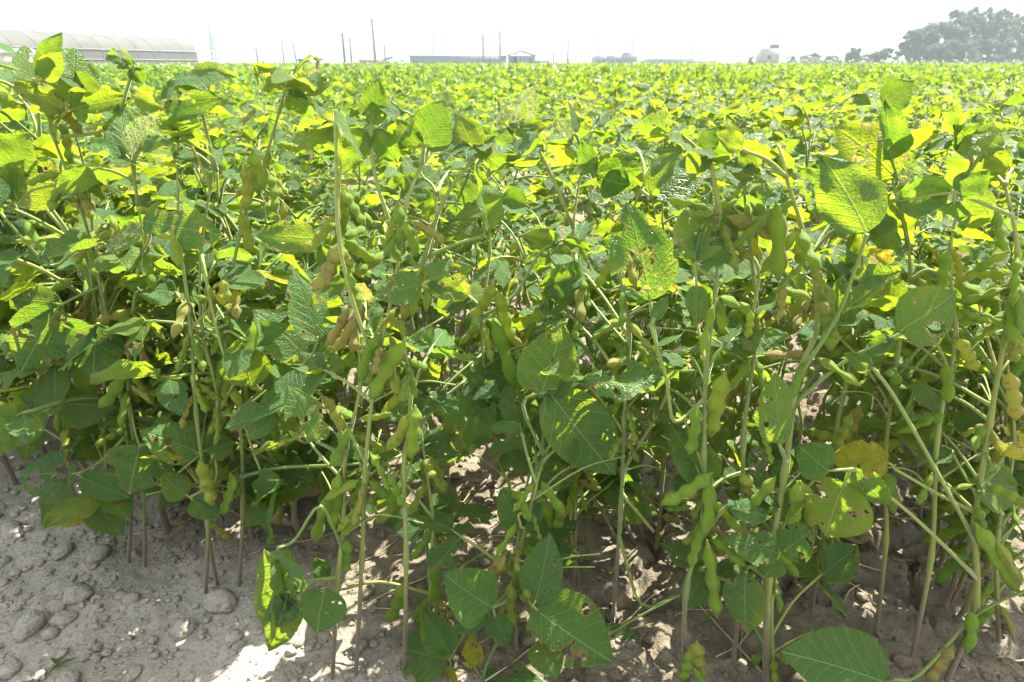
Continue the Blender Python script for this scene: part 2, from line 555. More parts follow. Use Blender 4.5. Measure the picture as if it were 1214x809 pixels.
# ------------------------------------------------------------------ leaflets
def leaflet_arrays(seed, nu=12, nv=4, droop=0.25, cup=0.2, wave=0.035, ratio=0.66, shape=0.5):
    r = random.Random(seed)
    off = V((r.uniform(0, 50), r.uniform(0, 50), 0))
    a, b = shape, 0.95
    pk = a / (a + b)
    norm = pk ** a * (1 - pk) ** b
    tw = r.uniform(-0.4, 0.4); bend = r.uniform(-0.10, 0.10)
    asym = r.uniform(0.88, 1.12)
    vs, us = [], []
    for i in range(nu + 1):
        u = i / nu
        u = 0.5 * (u + 0.5 * (1 - math.cos(math.pi * u)))
        hw = 0.5 * ratio * (max(u, 0) ** a * max(1 - u, 0) ** b / norm) + 0.004
        hw *= 1 + 0.05 * noise.noise(V((u * 5, 1, 0)) + off)
        for j in range(-nv, nv + 1):
            s = j / nv
            y = s * hw * (asym if s > 0 else 2 - asym)
            z = -droop * u * u + cup * abs(y) ** 1.4 * 1.6
            z += wave * noise.noise(V((u * 3.2, s * 1.6, 0)) + off) * (0.4 + abs(s)) * 1.5
            z += wave * 0.5 * abs(s) * math.sin(u * 19 + off.x + (2 if s > 0 else 0)) * 0.6
            z += tw * u * y
            vs.append((u * (1 - 0.1 * droop), y + bend * u * u, z))
            us.append((u, 0.5 + y))
    w = 2 * nv + 1
    fs = [(i * w + j, (i + 1) * w + j, (i + 1) * w + j + 1, i * w + j + 1) for i in range(nu) for j in range(w - 1)]
    return np.array(vs, np.float32), np.array(fs, np.int32), np.array(us, np.float32)

NLF = 14
_r = random.Random(11)
LPAR = [dict(droop=_r.uniform(-0.02, 0.42), cup=_r.uniform(-0.15, 0.55), wave=_r.uniform(0.035, 0.10), ratio=_r.uniform(0.60, 0.76), shape=_r.uniform(0.42, 0.62)) for _ in range(NLF)]
LPAR[0].update(droop=0.05, cup=0.05, wave=0.02); LPAR[1].update(droop=0.10, cup=0.12, wave=0.025); LPAR[2].update(droop=0.0, cup=-0.05, wave=0.03)
LHI = [leaflet_arrays(100 + k, 14, 5, **LPAR[k]) for k in range(NLF)]
LMID = [leaflet_arrays(100 + k, 6, 2, **LPAR[k]) for k in range(NLF)]
LLOW = [leaflet_arrays(100 + k, 4, 1, **LPAR[k]) for k in range(NLF)]
LMESH = [mesh_arrays('leaflet', v, f, [M['p']], u) for v, f, u in LHI]

def frame(x, n):
    x = x.normalized()
    n = n - x * n.dot(x)
    if n.length < 1e-5:
        n = V((0, 0, 1)) - x * x.z
        if n.length < 1e-5: n = V((0, 1, 0))
    n.normalize()
    y = n.cross(x)
    return Matrix((x, y, n)).transposed()

def mat4(o, r3, sx, sy, sz):
    m = (r3 @ Matrix.Diagonal((sx, sy, sz))).to_4x4()
    m.translation = o
    return m

def pick_mat(r, hol=0.45):
    x = r.random()
    return 'l' if x < 0.01 else 'h' if x < 0.03 + hol else 'y' if x < 0.04 + hol else 'p'

def rand_leaf(r, att, az, el, plen, size, hol=0.45):
    """one trifoliate leaf: petiole path + three leaflets"""
    d = V((math.cos(az) * math.cos(el), math.sin(az) * math.cos(el), math.sin(el)))
    end = att + d * plen + V((0, 0, -0.12 * plen))
    midp = att.lerp(end, 0.5) + V((0, 0, 0.07 * plen)) + V((r.gauss(0, 1), r.gauss(0, 1), 0)) * plen * 0.04
    pet = [att, midp, end]
    fwd = V((d.x, d.y, d.z * 0.25)).normalized()
    side = V((-math.sin(az), math.cos(az), 0))
    lf = []
    tilt = V((r.gauss(0, 0.6), r.gauss(0, 0.6), 1))
    for k, (ang, sc, stalk) in enumerate(((0, 1.0, 0.16), (1.15, 0.88, 0.03), (-1.15, 0.88, 0.03))):
        dirn = fwd * math.cos(ang) + side * math.sin(ang)
        dirn = (dirn + V((r.gauss(0, .15), r.gauss(0, .15), r.uniform(-0.75, 0.35)))).normalized()
        L = size * sc * r.uniform(0.85, 1.12)
        b = end + dirn * (stalk * size)
        n = tilt + V((r.gauss(0, 0.5), r.gauss(0, 0.5), 0))
        lf.append((mat4(b, frame(dirn, n), L, L * r.uniform(0.9, 1.1), L), r.randrange(NLF), pick_mat(r, hol), end))
    return dict(pet=pet, lf=lf, r=0.0011 + size * 0.006)

# ------------------------------------------------------------------ pods
def pod_arrays(seed, nu=22, nv=12):
    r = random.Random(seed)
    seeds = r.choice((2, 3, 3, 3))
    curve = r.uniform(-0.28, 0.28); ph = 0.02
    vs, us = [], []
    for i in range(nu + 1):
        u = i / nu
        env = min(1, (u / 0.16)) ** 0.8 * min(1, max(0.0, (1 - u) / 0.17)) ** 0.55
        if u < 0.07: env = 0.14 + u * 2
        bul = 0.5 - 0.5 * math.cos(2 * math.pi * seeds * max(0, min(1, (u - 0.08) / 0.86)))
        w = (0.080 + 0.040 * bul) * env + 0.006 * (1 - u)
        th = (0.036 + 0.050 * bul) * env + 0.006 * (1 - u)
        if u > 0.96: w *= 0.75
        yb = curve * (u * u - 0.2 * u)
        for k in range(nv):
            a = 2 * math.pi * k / nv
            cy, cz = math.cos(a), math.sin(a)
            vs.append((u, yb + w * cy, th * (abs(cz) ** 0.85) * (1 if cz > 0 else -1)))
            us.append((u, (k / nv + 0.5) % 1.0))
    # beak
    fs = [(i * nv + k, (i + 1) * nv + k, (i + 1) * nv + (k + 1) % nv, i * nv + (k + 1) % nv) for i in range(nu) for k in range(nv)]
    n = len(vs)
    vs += [(0, 0, 0), (1.05, curve * 0.86, 0)]; us += [(0, .25), (1, .25)]
    for k in range(0, nv, 2):
        fs.append((n, k, (k + 1) % nv, (k + 2) % nv))
        e = nu * nv
        fs.append((n + 1, e + (k + 2) % nv, e + (k + 1) % nv, e + k))
    return np.array(vs, np.float32), np.array(fs, np.int32), np.array(us, np.float32)
PODA = [pod_arrays(40 + k) for k in range(10)]
PODL = [pod_arrays(40 + k, 9, 6) for k in range(10)]
PODMESH = [mesh_arrays('pod', v, f, [M['pod']], u) for v, f, u in PODA]

def rand_pods(r, att, n, size=0.06):
    out = []
    a0 = r.uniform(0, 6.28)
    for k in range(n):
        az = a0 + k * 2.1 + r.gauss(0, 0.4)
        d = V((math.cos(az) * 0.55, math.sin(az) * 0.55, r.uniform(-1.3, 0.15))).normalized()
        L = size * r.uniform(0.72, 1.12)
        out.append((mat4(att + d * 0.006, frame(d, V((r.gauss(0, 1), r.gauss(0, 1), r.gauss(0, 1)))), L, L, L), r.randrange(10)))
    return out

# ------------------------------------------------------------------ plants
def plant_spec(r, h, nodes, size=0.075, pods=True, low=0.32, lean=0.12):
    az0 = r.uniform(0, 6.28)
    la = r.uniform(0, 6.28)
    pts = []
    n = nodes
    for i in range(n + 1):
        t = i / n
        z = h * t
        wob = 0.003 * (1 if i % 2 else -1)
        pts.append(V((math.cos(la) * lean * h * t * t + wob * math.cos(az0), math.sin(la) * lean * h * t * t + wob * math.sin(az0), z)))
    pts[0] = V((0, 0, -0.015))
    sp = dict(stems=[pts], leaves=[], pods=[], base_r=r.uniform(0.0030, 0.0042))
    for i in range(1, n + 1):
        t = i / n
        az = az0 + (math.pi if i % 2 else 0) + r.gauss(0, 0.6)
        if t > low:
            sp['leaves'].append(rand_leaf(r, pts[i], az, rad(r.uniform(25, 62)), r.uniform(0.06, 0.13) * (0.6 if t > 0.9 else 1), size * (0.6 + 0.5 * math.sin(math.pi * min(1, 0.2 + t * 0.65)))))
            if r.random() < 0.45:
                sp['leaves'].append(rand_leaf(r, pts[i], az + r.uniform(1.2, 3), rad(r.uniform(15, 55)), r.uniform(0.05, 0.10), size * 0.8))
        if pods and 0.22 < t < 0.92:
            sp['pods'] += rand_pods(r, pts[i], r.choice((2, 2, 3, 4)), 0.052)
    return sp

def stem_mesh(stems, base_r, seg=7):
    mb = MB()
    for pts in stems:
        n = (len(pts) - 1) * 6
        path = smooth_path(pts, n)
        rr = []
        for i in range(n + 1):
            t = i / n
            node = 1 + 0.5 * max(0, 1 - abs((i % 6) - (0 if i % 6 < 3 else 6)) / 1.0) * (0 < i < n)
            rr.append(base_r * (1 - 0.58 * t) * node)
        tube(mb, path, rr, seg)
    return mb.mesh('stem', [M['stem']])

def petiole_mesh(lf, origin):
    mb = MB()
    pts = [p - origin for p in lf['pet']]
    n = max(6, 4 * (len(pts) - 1))
    path = smooth_path(pts, n)
    r0 = lf['r']
    rr = [r0 * (1.25 - 0.35 * min(1, i / n)) * (1.35 if i == 0 or i == n else 1) for i in range(n + 1)]
    tube(mb, path, rr, 6)
    for m4, k, mk, end in lf['lf']:
        b = m4.translation
        if (b - end).length > 0.002:
            tube(mb, smooth_path([end - origin, (end.lerp(b, 0.5)) - origin + V((0, 0, .0008)), b - origin + (m4.col[0].to_3d() * 0.06)], 4), r0 * 0.75, 6)
    return mb.mesh('leaf', [M['pet']])

def put_leaflet(parent, m4, k, mk, origin):
    o = link('leaflet', LMESH[k], parent)
    m = m4.copy(); m.translation = m4.translation - origin
    o.matrix_local = m
    if mk != 'p':
        o.material_slots[0].link = 'OBJECT'
        o.material_slots[0].material = M[mk]
    return o

def build_plant(root, sp):
    """separate parts: stem, each leaf (> leaflets), each pod"""
    kids = []
    if sp['stems']:
        kids.append(link('stem', stem_mesh(sp['stems'], sp['base_r']), root))
    for lf in sp['leaves']:
        o0 = lf['pet'][0]
        lo = link('leaf', petiole_mesh(lf, o0), root)
        lo.location = o0
        kids.append(lo)
        KIDS[lo.name] = [put_leaflet(lo, m4, k, mk, o0) for m4, k, mk, end in lf['lf']]
    for m4, k in sp['pods']:
        po = link('pod', PODMESH[k], root)
        po.matrix_local = m4
        kids.append(po)
    KIDS[root.name] = kids

def xf(m4, v):
    m = np.array(m4, np.float32)
    return v @ m[:3, :3].T + m[:3, 3]

def build_merged(root, sp, lib, r):
    kids = [link('stem', stem_mesh(sp['stems'], sp['base_r'], 5), root)]
    mb = MB()
    mk_i = {'p': 0, 'h': 1, 'l': 0, 'y': 2}
    for lf in sp['leaves']:
        tube(mb, smooth_path(lf['pet'], 4), lf['r'], 4, r.random(), 3)
        for m4, k, mk, end in lf['lf']:
            v, f, u = lib[k]
            mb.add(xf(m4, v), f, u, r.random(), mk_i[mk])
    kids.append(link('foliage', mb.mesh('foliage', [M['p'], M['h'], M['y'], M['pet']]), root))
    if sp['pods']:
        mb = MB()
        for m4, k in sp['pods']:
            v, f, u = PODL[k]
            mb.add(xf(m4, v), f, u, r.random())
        kids.append(link('pods', mb.mesh('pods', [M['pod']]), root))
    KIDS[root.name] = kids

# ------------------------------------------------------------------ hero plants of the front row
TOCAM = lambda p: (V((0, 0, H)) - p).normalized()
r = random.Random(21)

class Hero:
    def __init__(s, label, polys, dtop=0.0, br=0.0025, extra=4, pods=16, dbase=None):
        s.polys3 = []
        for pl in polys:
            b = G(*pl[0]) if dbase is None else P(*pl[0], dbase)
            d0 = b.y
            pts = [b + V((0, 0, -0.012))]
            n = len(pl) - 1
            for i, (x, y) in enumerate(pl[1:], 1):
                pts.append(P(x + r.gauss(0, 4.5), y, d0 + dtop * i / n + r.gauss(0, 0.008)))
            s.polys3.append(pts)
        s.base = V((s.polys3[0][0].x, s.polys3[0][0].y, s.polys3[0][0].z + 0.012))
        s.d0 = s.base.y; s.dtop = dtop
        s.samples = [p for pl in s.polys3 for p in smooth_path(pl, 40)[6:]]
        s.label = label; s.br = br
        s.leaves, s.pods = [], []
        s.extra, s.npods = extra, pods
    def depth(s, y):
        best = min(s.samples, key=lambda p: abs((p.z) - P(607, y, s.d0).z))
        return best.y
    def leaf(s, doff, pet, leaflets):
        """pet: pixel path from stem to leaflet joint (may be empty); leaflets (bx,by,tx,ty,width,mat,dtip[,shape])"""
        bx = sum(l[0] for l in leaflets) / len(leaflets); by = sum(l[1] for l in leaflets) / len(leaflets)
        if pet: bx, by = pet[-1]
        d = s.depth(by) + doff - 0.012
        J = P(bx, by, d)
        if pet and len(pet) > 1:
            A = P(*pet[0], s.depth(pet[0][1]))
            A = min(s.samples, key=lambda p: (p - A).length)
            path = [A]
            n = len(pet) - 1
            for i, (x, y) in enumerate(pet[1:], 1):
                path.append(P(x, y, A.y + (d - A.y) * i / n))
        else:
            A = min(s.samples, key=lambda p: (p - (J + V((0, 0.02, -0.06)))).length)
            path = [A, A.lerp(J, 0.5) + V((r.gauss(0, .004), r.gauss(0, .004), 0.012)), J]
        J = path[-1]
        lf = []
        for l in leaflets:
            bx, by, tx, ty, w, mk = l[:6]
            dt = l[6] if len(l) > 6 else r.uniform(-0.015, 0.015)
            k = l[7] if len(l) > 7 else r.choice((0, 1, 2, 3, 4, 5, 6, 7, 8, 9, 10))
            B = P(bx, by, d); T = P(tx, ty, d + dt)
            ax = T - B
            L = ax.length
            sc = (V((0, 0, H)) - B).length / F * 0.97
            wpx = w * sc
            wreal = max(wpx, 0.52 * L)
            tilt = math.acos(max(0.08, min(1, wpx / wreal)))
            n = TOCAM(B.lerp(T, .5))
            n = (n - ax.normalized() * n.dot(ax.normalized())).normalized()
            side = ax.normalized().cross(n)
            sgn = 1 if side.z > 0 else -1      # tilt so that the face turns up to the sky
            n2 = n * math.cos(tilt) + side * sgn * math.sin(tilt)
            n2 = (n2 + V((r.gauss(0, .1), r.gauss(0, .1), r.gauss(0, .1)))).normalized()
            ratio = LPAR[k]['ratio']
            lf.append((mat4(B, frame(ax, n2), L, wreal / ratio, L), k, mk, J))
        s.leaves.append(dict(pet=path, lf=lf, r=0.0015))
    def pod(s, x0, y0, x1, y1, doff=-0.012, k=None):
        d = s.depth(y0) + doff
        A, B = P(x0, y0, d), P(x1, y1, d + r.uniform(-0.01, 0.01))
        L = (B - A).length
        c = TOCAM(A)
        n = c + V((r.gauss(0, .5), r.gauss(0, .5), r.gauss(0, .5)))
        L = max(L, 0.03)
        s.pods.append((mat4(A, frame(B - A, n), L, min(L, 0.062) * 1.05, min(L, 0.062) * 1.05), r.randrange(10) if k is None else k))
    def finish(s):
        root = thing('soybean_plant', s.label, 'soybean plant', s.base, 'soybean plants along the front edge of the bed')
        for pl in s.polys3:      # young leaves at the tip of every stem
            for q in range(2):
                s.leaves.append(rand_leaf(r, pl[-1], r.uniform(0, 6.28), rad(r.uniform(20, 70)), r.uniform(0.02, 0.04), r.uniform(0.030, 0.046)))
        for i in range(s.extra * 3):
            a = s.samples[int(len(s.samples) * r.uniform(0.2, 0.99)) % len(s.samples)]
            if a.z > 0.38: continue
            az = r.uniform(0.25, 2.89)
            s.leaves.append(rand_leaf(r, a, az, rad(r.uniform(15, 60)), r.uniform(0.05, 0.11), r.uniform(0.034, 0.066)))
        s.bare = []
        for i in range(7):
            a = s.samples[int(len(s.samples) * r.uniform(0.05, 0.85)) % len(s.samples)]
            az = r.uniform(-0.5, 3.6); el = r.uniform(0.1, 0.9); L = r.uniform(0.05, 0.14)
            d = V((math.cos(az) * math.cos(el), math.sin(az) * math.cos(el) * 0.7, math.sin(el)))
            if (a + d * L).z > 0.42: continue
            s.bare.append([a, a + d * L * .5 + V((0, 0, .006)), a + d * L + V((r.gauss(0, .008), 0, -.012))])
        for i in range(s.npods // 2):
            a = s.samples[int(len(s.samples) * r.uniform(0.15, 0.9)) % len(s.samples)]
            s.pods += rand_pods(r, a, r.choice((2, 3, 4)), 0.043)
        o = s.base
        sp = dict(stems=[[p - o for p in pl] for pl in s.polys3], base_r=s.br, leaves=[], pods=[])
        for lf in s.leaves:
            sp['leaves'].append(dict(pet=[p - o for p in lf['pet']], r=lf['r'],
                                     lf=[(Matrix.Translation(-o) @ m4, k, mk, e - o) for m4, k, mk, e in lf['lf']]))
        for m4, k in s.pods:
            sp['pods'].append((Matrix.Translation(-o) @ m4, k))
        build_plant(root, sp)
        for pl in s.bare:
            mb = MB(); tube(mb, smooth_path([p - pl[0] for p in pl], 8), [.0015, .001, .0009, .0008, .0008, .0008, .0007, .0007, .0009], 6)
            po = link('petiole', mb.mesh('petiole', [M['pet']]), root)
            po.location = pl[0] - o
        return root

HP = {}
def hero(key, *a, **k):
    HP[key] = Hero(*a, **k)
    return HP[key]

A = hero('A', 'tall soybean plant at the left edge, its top leaves against the greenhouse',
         [[(150, 668), (152, 560), (140, 430), (118, 340), (95, 250), (66, 160), (45, 98)], [(135, 645), (128, 540), (122, 420), (112, 320), (98, 225), (80, 142)]], dtop=-0.03)
A.leaf(-0.01, [(50, 130), (44, 96)], [(46, 92, 71, 38, 12, 'p', .0), (40, 96, 30, 52, 26, 'h'), (52, 95, 72, 62, 20, 'p')])
A.leaf(0.0, [(82, 150), (78, 132)], [(80, 122, 100, 60, 62, 'h', .02, 1), (76, 130, 10, 95, 26, 'h', -.02), (84, 130, 150, 112, 34, 'h')])
A.leaf(-0.02, [(70, 225), (40, 225), (22, 242)], [(20, 242, 68, 190, 48, 'h', .01, 0), (14, 236, -12, 200, 50, 'p'), (10, 200, 38, 165, 40, 'p')])
A.leaf(-0.03, [(118, 340), (95, 350), (72, 362)], [(70, 364, 18, 443, 62, 'h', -.01, 0), (66, 360, 10, 352, 34, 'p')])
A.leaf(-0.03, [(128, 400), (122, 388), (116, 384)], [(116, 384, 106, 450, 52, 'h', -.01, 2), (112, 388, 60, 440, 36, 'h', .02)])
A.leaf(-0.02, [(122, 445), (85, 470), (62, 484)], [(58, 486, -14, 512, 50, 'p', 0, 1), (66, 480, 138, 478, 46, 'p', .02)])
A.leaf(-0.035, [(158, 490), (118, 548), (92, 562)], [(90, 562, 17, 558, 46, 'h', 0, 1), (96, 566, 152, 592, 30, 'p', -.01, 0), (84, 572, 48, 620, 36, 'p')])
A.leaf(0.01, [(70, 160), (130, 150), (160, 60 + 18)], [(160, 78, 125, 62, 20, 'h'), (158, 80, 170, 100, 18, 'p')])
A.leaf(-0.02, [(140, 420), (100, 300), (60, 315), (0, 252)], [(-6, 248, -50, 205, 45, 'p')])
for q in [(118, 278, 152, 322), (140, 300, 160, 318), (88, 210, 100, 240), (70, 145, 92, 190), (95, 225, 108, 262), (130, 255, 150, 292), (110, 330, 118, 372), (60, 300, 20, 268)]:
    A.pod(*q)

B = hero('B', 'soybean plant with low broad leaves and bare double stems in front of the left soil',
         [[(170, 672), (166, 580), (152, 480), (148, 390), (170, 290), (160, 215)]], dtop=-0.03, extra=5)
B.leaf(-0.04, [(150, 470), (160, 510), (166, 530)], [(166, 528, 148, 588, 66, 'h', -.01, 0), (172, 526, 205, 570, 30, 'p')])
B.leaf(-0.05, [(165, 560), (190, 575), (236, 540)], [(236, 538, 170, 504, 48, 'h', -.01, 1), (228, 545, 160, 536, 16, 'y'), (244, 534, 276, 520, 34, 'p')])
B.leaf(0.0, [(160, 240), (158, 205), (155, 190)], [(155, 188, 212, 142, 48, 'l', .01, 1), (150, 188, 140, 118, 36, 'p', .02), (148, 192, 122, 140, 18, 'h')])
B.leaf(-0.03, [(165, 300), (178, 280), (170, 264)], [(170, 262, 262, 282, 52, 'h', -.01, 0), (166, 270, 120, 300, 26, 'l')])
B.leaf(-0.02, [(166, 560), (140, 590), (110, 596)], [(108, 596, 60, 622, 30, 'y'), (112, 592, 140, 640, 36, 'p')])
for q in [(150, 430, 132, 488), (160, 400, 178, 440), (172, 300, 185, 345), (150, 370, 140, 410)]:
    B.pod(*q)

C = hero('C', 'soybean plant whose bare twin stems stand beside the pale rounded clod',
         [[(241, 708), (243, 610), (232, 490), (222, 390), (208, 280), (215, 190)], [(258, 698), (250, 600), (262, 490), (238, 380), (235, 290), (255, 200)]], dtop=0.0, extra=6)
C.leaf(-0.02, [(232, 300), (262, 410), (282, 455)], [(298, 458, 284, 402, 52, 'p', .0, 2)])
C.leaf(-0.03, [(255, 500), (300, 495), (327, 488)], [(328, 488, 264, 505, 46, 'h', -.01, 0), (332, 492, 352, 520, 20, 'p')])
C.leaf(0.0, [(250, 220), (225, 170), (195, 130)], [(195, 130, 262, 118, 26, 'h', .0), (190, 128, 150, 108, 22, 'h'), (195, 120, 215, 90, 18, 'p')])
C.leaf(0.0, [(240, 200), (235, 120), (205, 96)], [(203, 95, 278, 82, 18, 'h', .0), (210, 100, 250, 105, 14, 'p')])
C.leaf(-0.02, [(262, 540), (255, 570), (225, 590)], [(222, 588, 190, 565, 30, 'p'), (228, 592, 260, 615, 26, 'p')])
for q in [(250, 340, 254, 378), (262, 330, 280, 370), (236, 545, 255, 600), (290, 195, 300, 250), (272, 560, 290, 590), (280, 565, 262, 610), (300, 180, 318, 225)]:
    C.pod(*q)

D = hero('D', 'soybean plant with a long arching pale petiole beside the crossed left stems',
         [[(281, 697), (285, 600), (290, 500), (275, 400), (285, 280), (312, 190), (338, 110)]], dtop=0.02, extra=6)
D.leaf(-0.01, [(330, 130), (338, 108)], [(336, 106, 300, 80, 30, 'h'), (340, 106, 395, 92, 24, 'h', .02), (340, 112, 372, 135, 26, 'p')])
D.leaf(-0.02, [(285, 280), (340, 300), (378, 283)], [(376, 284, 300, 274, 42, 'h', .01, 1), (380, 290, 400, 330, 24, 'p')])
D.leaf(-0.03, [(278, 420), (330, 420), (368, 425)], [(366, 424, 306, 362, 60, 'h', .0, 1), (378, 404, 350, 316, 46, 'h', .02, 0), (372, 424, 395, 380, 30, 'h', .02, 2)])
D.leaf(-0.05, [(285, 560), (330, 555), (388, 552), (430, 550)], [(432, 550, 470, 535, 16, 'p')])
D.leaf(-0.02, [(290, 470), (310, 560), (330, 570)], [(334, 568, 290, 600, 22, 'p'), (330, 575, 300, 640, 22, 'p')])
for q in [(298, 180, 305, 232), (285, 250, 300, 300), (318, 205, 335, 250), (335, 240, 340, 275)]:
    D.pod(*q)

E = hero('E', 'soybean plant with drooping folded leaves at its foot and one pod low on its stem',
         [[(392, 806), (398, 690), (402, 620), (414, 540), (428, 450), (418, 350), (402, 260), (410, 170)]], dtop=0.05, extra=5)
E.leaf(-0.02, [(398, 690), (360, 690), (350, 705)], [(385, 698, 372, 752, 54, 'h', -.02, 0), (345, 705, 330, 745, 30, 'p'), (338, 700, 310, 740, 30, 'p'), (352, 700, 330, 650, 14, 'p')])
E.leaf(-0.04, [(412, 545), (392, 532), (376, 524)], [(376, 522, 344, 456, 44, 'h', .0, 0)])
E.leaf(-0.02, [(400, 640), (380, 600), (350, 640), (330, 650)], [(328, 655, 318, 768, 20, 'p'), (330, 660, 345, 720, 24, 'p')])
for q in [(405, 285, 380, 356), (395, 580, 362, 652), (402, 560, 398, 630), (412, 640, 408, 680), (385, 470, 410, 510), (430, 360, 415, 410), (424, 375, 400, 420), (412, 300, 420, 345)]:
    E.pod(*q)

Fp = hero('F', 'soybean plant with a thick yellow upper stem topped by a round wind blown leaf',
          [[(420, 806), (428, 660), (436, 560), (448, 440), (468, 330), (484, 240), (502, 175)]], dtop=0.03, extra=6)
Fp.leaf(-0.01, [(495, 195), (503, 172)], [(504, 172, 532, 122, 50, 'p', .0, 1), (508, 176, 560, 168, 10, 'p'), (498, 174, 470, 140, 26, 'p')])
Fp.leaf(0.0, [(470, 300), (445, 210), (440, 152)], [(440, 148, 452, 92, 34, 'h', .0, 0), (434, 154, 404, 205, 34, 'p'), (446, 152, 470, 195, 28, 'p', .02)])
Fp.leaf(-0.02, [(465, 330), (490, 345), (502, 338)], [(500, 338, 442, 346, 40, 'h', -.01, 1), (506, 334, 560, 312, 40, 'h', .01), (506, 342, 556, 352, 26, 'p', .01)])
Fp.leaf(-0.02, [(402, 430), (404, 300), (398, 130)], [(400, 130, 430, 192, 16, 'p')])
for q in [(472, 240, 478, 290), (478, 262, 498, 304), (480, 404, 436, 472), (470, 365, 450, 390), (450, 280, 470, 300), (466, 255, 458, 300), (455, 372, 475, 385)]:
    Fp.pod(*q)

Gp = hero('G', 'soybean plant with green pod pairs halfway up, right of the arching petiole',
          [[(478, 798), (478, 660), (482, 560), (488, 470), (476, 370), (505, 290), (520, 230)], [(505, 748), (512, 640), (510, 560), (490, 480)]], dtop=0.04, extra=6)
Gp.leaf(0.0, [(508, 700), (450, 690), (400, 700), (390, 690)], [(388, 688, 372, 662, 20, 'p')])
Gp.leaf(-0.01, [(478, 300), (525, 240), (560, 190)], [(562, 182, 545, 132, 40, 'p', .0, 1), (566, 188, 590, 160, 20, 'p')])
Gp.leaf(0.01, [(500, 300), (540, 290), (572, 280)], [(576, 276, 564, 192, 22, 'p', .0, 3), (570, 285, 530, 262, 28, 'p')])
for q in [(488, 488, 465, 536), (492, 480, 490, 545), (504, 540, 502, 590), (508, 540, 530, 585), (475, 590, 448, 622), (486, 570, 466, 612), (515, 660, 518, 718), (478, 690, 470, 740), (508, 545, 520, 578), (460, 560, 480, 600)]:
    Gp.pod(*q)

I = hero('I', 'soybean plant with a dark spotted three seed pod hanging at its middle node',
         [[(583, 700), (606, 600), (592, 540), (578, 460), (577, 380), (578, 300), (576, 210)], [(612, 775), (613, 690), (612, 650), (632, 580), (655, 540)]], dtop=0.03, extra=6)
I.leaf(-0.075, [(580, 510), (620, 480), (648, 464)], [(650, 464, 731, 574, 78, 'p', -.01, 1), (640, 472, 672, 384, 76, 'h', .01, 0), (660, 462, 690, 452, 14, 'p')])
I.leaf(-0.01, [(578, 470), (560, 470), (574, 466)], [(574, 466, 526, 548, 62, 'h', .01, 2), (580, 480, 556, 440, 30, 'p')])
I.leaf(-0.02, [(613, 700), (625, 710), (632, 718)], [(632, 720, 726, 792, 84, 'h', -.03, 0), (640, 758, 656, 808, 38, 'h', -.03, 1), (634, 716, 656, 636, 48, 'h', .02, 1)])
I.leaf(-0.03, [(612, 700), (598, 714), (584, 720)], [(584, 720, 524, 688, 62, 'p', .0, 9), (580, 724, 528, 752, 22, 'p'), (586, 728, 600, 770, 30, 'p')])
I.leaf(-0.02, [(612, 700), (560, 740), (532, 782)], [(532, 782, 464, 768, 60, 'h', .03, 8), (534, 776, 500, 720, 36, 'p', .02), (536, 790, 520, 830, 30, 'y')])
I.leaf(0.01, [(606, 600), (615, 610), (618, 625)], [(618, 628, 598, 578, 40, 'p', .02), (622, 628, 640, 590, 30, 'p')])
I.leaf(-0.02, [(613, 740), (580, 780), (572, 806)], [(570, 806, 642, 806, 26, 'h', -.02), (560, 790, 560, 750, 24, 'y')])
I.leaf(0.0, [(577, 380), (610, 350), (640, 300), (662, 288)], [(664, 286, 616, 278, 28, 'p'), (668, 284, 700, 300, 20, 'p')])
for q in [(584, 378, 614, 460), (592, 345, 604, 408), (586, 335, 566, 384), (576, 440, 566, 485), (572, 505, 548, 542), (600, 655, 572, 706), (606, 690, 606, 745), (636, 575, 660, 636), (615, 580, 625, 620), (610, 720, 596, 775), (612, 620, 590, 660)]:
    I.pod(*q)

K = hero('K', 'slender soybean plant with a bare lower stem left of the tall centre right leaf',
         [[(680, 694), (682, 590), (678, 470), (684, 370), (676, 270), (690, 185)], [(688, 692), (688, 600), (702, 470), (720, 350)]], dtop=0.03, extra=8)
K.leaf(0.01, [(684, 350), (700, 362), (708, 362)], [(706, 360, 730, 345, 20, 'h'), (706, 364, 680, 372, 24, 'h')])
K.leaf(0.0, [(688, 210), (700, 200), (708, 208)], [(706, 208, 790, 192, 52, 'p', .02), (704, 205, 690, 165, 22, 'p'), (715, 212, 745, 225, 40, 'p')])
K.leaf(-0.01, [(690, 185), (683, 160)], [(683, 158, 678, 120, 14, 'p'), (680, 162, 660, 140, 14, 'l')])
K.leaf(0.0, [(676, 270), (640, 180), (605, 152)], [(606, 150, 636, 92, 28, 'l', .0), (600, 152, 662, 138, 26, 'h'), (596, 148, 592, 112, 16, 'l')])
for q in [(690, 330, 700, 370), (668, 600, 655, 640)]:
    K.pod(*q)

Lp = hero('L', 'soybean plant with one large upright yellow green leaf facing the viewer',
          [[(726, 742), (732, 600), (736, 500), (742, 400), (735, 300), (760, 215)]], dtop=0.02, extra=6)
Lp.leaf(-0.07, [(736, 560), (790, 470), (780, 420), (771, 360)], [(771, 357, 752, 236, 80, 'h', .02, 1)])
Lp.leaf(-0.02, [(738, 470), (700, 455), (688, 452)], [(686, 452, 804, 446, 34, 'h', -.01), (690, 448, 640, 440, 20, 'p')])
Lp.leaf(-0.01, [(740, 430), (800, 440), (828, 440)], [(828, 440, 914, 400, 36, 'p', -.01), (820, 448, 912, 436, 20, 'p')])
Lp.leaf(0.02, [(733, 590), (775, 630), (764, 618)], [(756, 622, 747, 584, 24, 'p'), (764, 612, 772, 572, 16, 'h')])
Lp.leaf(0.0, [(760, 220), (772, 235)], [(775, 236, 842, 172, 44, 'p', .03), (770, 230, 812, 160, 30, 'p')])
Lp.leaf(-0.03, [(728, 710), (760, 716), (805, 706)], [(694, 766, 780, 802, 66, 'h', -.02, 0)])
